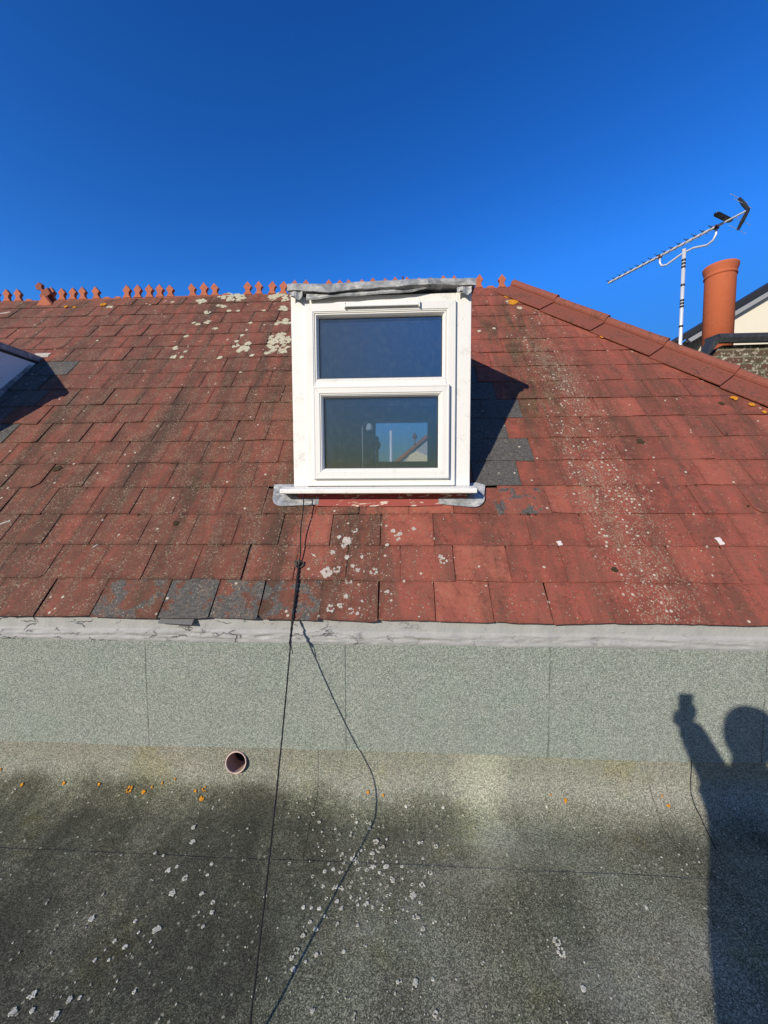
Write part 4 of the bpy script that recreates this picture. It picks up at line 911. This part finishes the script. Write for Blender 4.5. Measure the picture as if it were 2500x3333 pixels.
HS = thing('rendered_house', 'cream rendered gable house with black roof edge behind the chimney', 'house')
v0 = at(2222, 1092, 10.0); v1 = at(2500, 925, 10.0); sl_ = (v1.z-v0.z)/(v1.x-v0.x); apx = v0.x + 4.6; apz = v0.z + sl_*4.6
wlx = at(2277, 1120, 10.35).x
o = MB(); o.prism([(wlx, 10.13, -6), (wlx, 10.13, v0.z+sl_*(wlx-v0.x)-.24), (apx, 10.13, apz-.24), (2*apx-wlx, 10.13, v0.z+sl_*(wlx-v0.x)-.24), (2*apx-wlx, 10.13, -6)], (0, .9, 0)); o.build('wall', M['render'], HS)
for sg in (1, -1):
    X = lambda d: apx - sg*(4.6-d)
    o = MB(); o.prism([(X(0), 9.98, v0.z), (X(4.6), 9.98, apz), (X(4.6), 9.98, apz-.16), (X(0), 9.98, v0.z-.13)], (0, 1.2, 0)); o.build('roof', M['blackt'], HS)
    o = MB(); o.prism([(X(.12), 10.02, v0.z-.135+.12*sl_), (X(4.6), 10.02, apz-.165), (X(4.6), 10.02, apz-.32), (X(.22), 10.02, v0.z-.28+.22*sl_)], (0, .05, 0)); o.build('barge_board', M['board'], HS)
    o = MB(); o.prism([(X(.12), 10.075, v0.z-.17+.12*sl_), (X(4.6), 10.075, apz-.20), (X(4.6), 10.075, apz-.26), (X(.2), 10.075, v0.z-.24+.2*sl_)], (0, .052, 0)); o.build('soffit', M['soffit'], HS)
    o = MB(); o.tube([(X(-.05), 9.98, v0.z-.10), (X(-.05), 11.2, v0.z-.10)], .065, 10); o.build('gutter', M['blackp'], HS, smooth=True)

# ------------------------------------------------------------------ the photographer, standing behind the camera
PN = None
def skin_mesh(name, verts, edges, radii, m, parent=None, root=0, sub=2):
    me = bpy.data.meshes.new(name); me.from_pydata(verts, edges, []); ob = bpy.data.objects.new(name, me); COL.objects.link(ob)
    sk = ob.modifiers.new('skin', 'SKIN'); sk.use_smooth_shade = True
    lay = me.skin_vertices[0] if len(me.skin_vertices) else None
    if lay is None:
        bm = bmesh.new(); bm.from_mesh(me); bm.verts.layers.skin.verify(); bm.to_mesh(me); bm.free(); lay = me.skin_vertices[0]
    for i, r in enumerate(radii): lay.data[i].radius = r if isinstance(r, tuple) else (r, r); lay.data[i].use_root = (i == root)
    if sub: s_ = ob.modifiers.new('sub', 'SUBSURF'); s_.levels = sub; s_.render_levels = sub
    me.materials.append(m)
    if parent: ob.parent = parent
    return ob
px0, py0 = .10, -.40
V_ = [(px0, py0, -.80), (px0, py0, -.62), (px0, py0, -.42), (px0-.005, py0, -.26), (px0-.02, py0+.005, -.17), (px0-.03, py0+.03, -.09), (px0-.03, py0+.04, .0), (px0-.03, py0+.035, .06),
      (px0-.15, py0, -.27), (.06, -.13, -.30), (.035, -.055, -.185), (.015, -.035, -.12),
      (px0+.16, py0, -.27), (px0+.22, py0-.02, -.55), (px0+.20, py0+.10, -.78), (px0+.19, py0+.14, -.87),
      (px0-.10, py0, -.90), (px0-.115, py0+.01, -1.28), (px0-.12, py0-.02, -1.66), (px0-.13, py0+.12, -1.68),
      (px0+.10, py0, -.90), (px0+.115, py0+.01, -1.28), (px0+.12, py0-.02, -1.66), (px0+.13, py0+.12, -1.68)]
E_ = [(0,1),(1,2),(2,3),(3,4),(4,5),(5,6),(6,7),(3,8),(8,9),(9,10),(10,11),(3,12),(12,13),(13,14),(14,15),(0,16),(16,17),(17,18),(18,19),(0,20),(20,21),(21,22),(22,23)]
R_ = [.20,.19,.20,.16,.07,.07,.085,.07,.085,.082,.070,(.055,.058),.085,.062,.045,(.03,.045),.125,.075,.055,.045,.105,.075,.055,.045]
body = skin_mesh('person', V_, E_, R_, M['coat'])
tag(body, 'person in dark coat holding a phone up with the left hand', 'person')
o = MB()
for i in range(9): pass
hd_ = MB(); hd_.lathe([(0, .135), (.025, .132), (.055, .118), (.08, .092), (.097, .05), (.102, .0), (.098, -.05), (.08, -.10), (.055, -.135)], (0, 0, 0), 24); hd_.v = [(px0-.002 + x*1.20, py0+.028 + y*1.15, -.004 + z*1.05) for x, y, z in hd_.v]
hd_.build('hair', M['hair'], body, smooth=True)
hv = [(.012, -.032, -.135), (-.028, -.03, -.10), (-.036, -.018, -.085), (-.026, -.006, -.085), (-.033, -.03, -.118), (-.040, -.016, -.112), (-.030, -.005, -.112), (-.026, -.03, -.14), (-.036, -.016, -.138), (-.026, -.005, -.138), (.045, -.03, -.11), (.058, -.02, -.07), (.054, -.018, -.045)]
he = [(0,1),(1,2),(2,3),(0,4),(4,5),(5,6),(0,7),(7,8),(8,9),(0,10),(10,11),(11,12)]
skin_mesh('hand', hv, he, [.040]+[.0135, .013, .011]*3+[.016, .014, .011], M['skin'], body, 0, 2)
o = MB(); o.box(-.026, .050, -.026, -.018, -.13, .020); tag(o.build('phone', M['blackp'], bevel=.003), 'black phone held upright in the raised hand', 'phone')
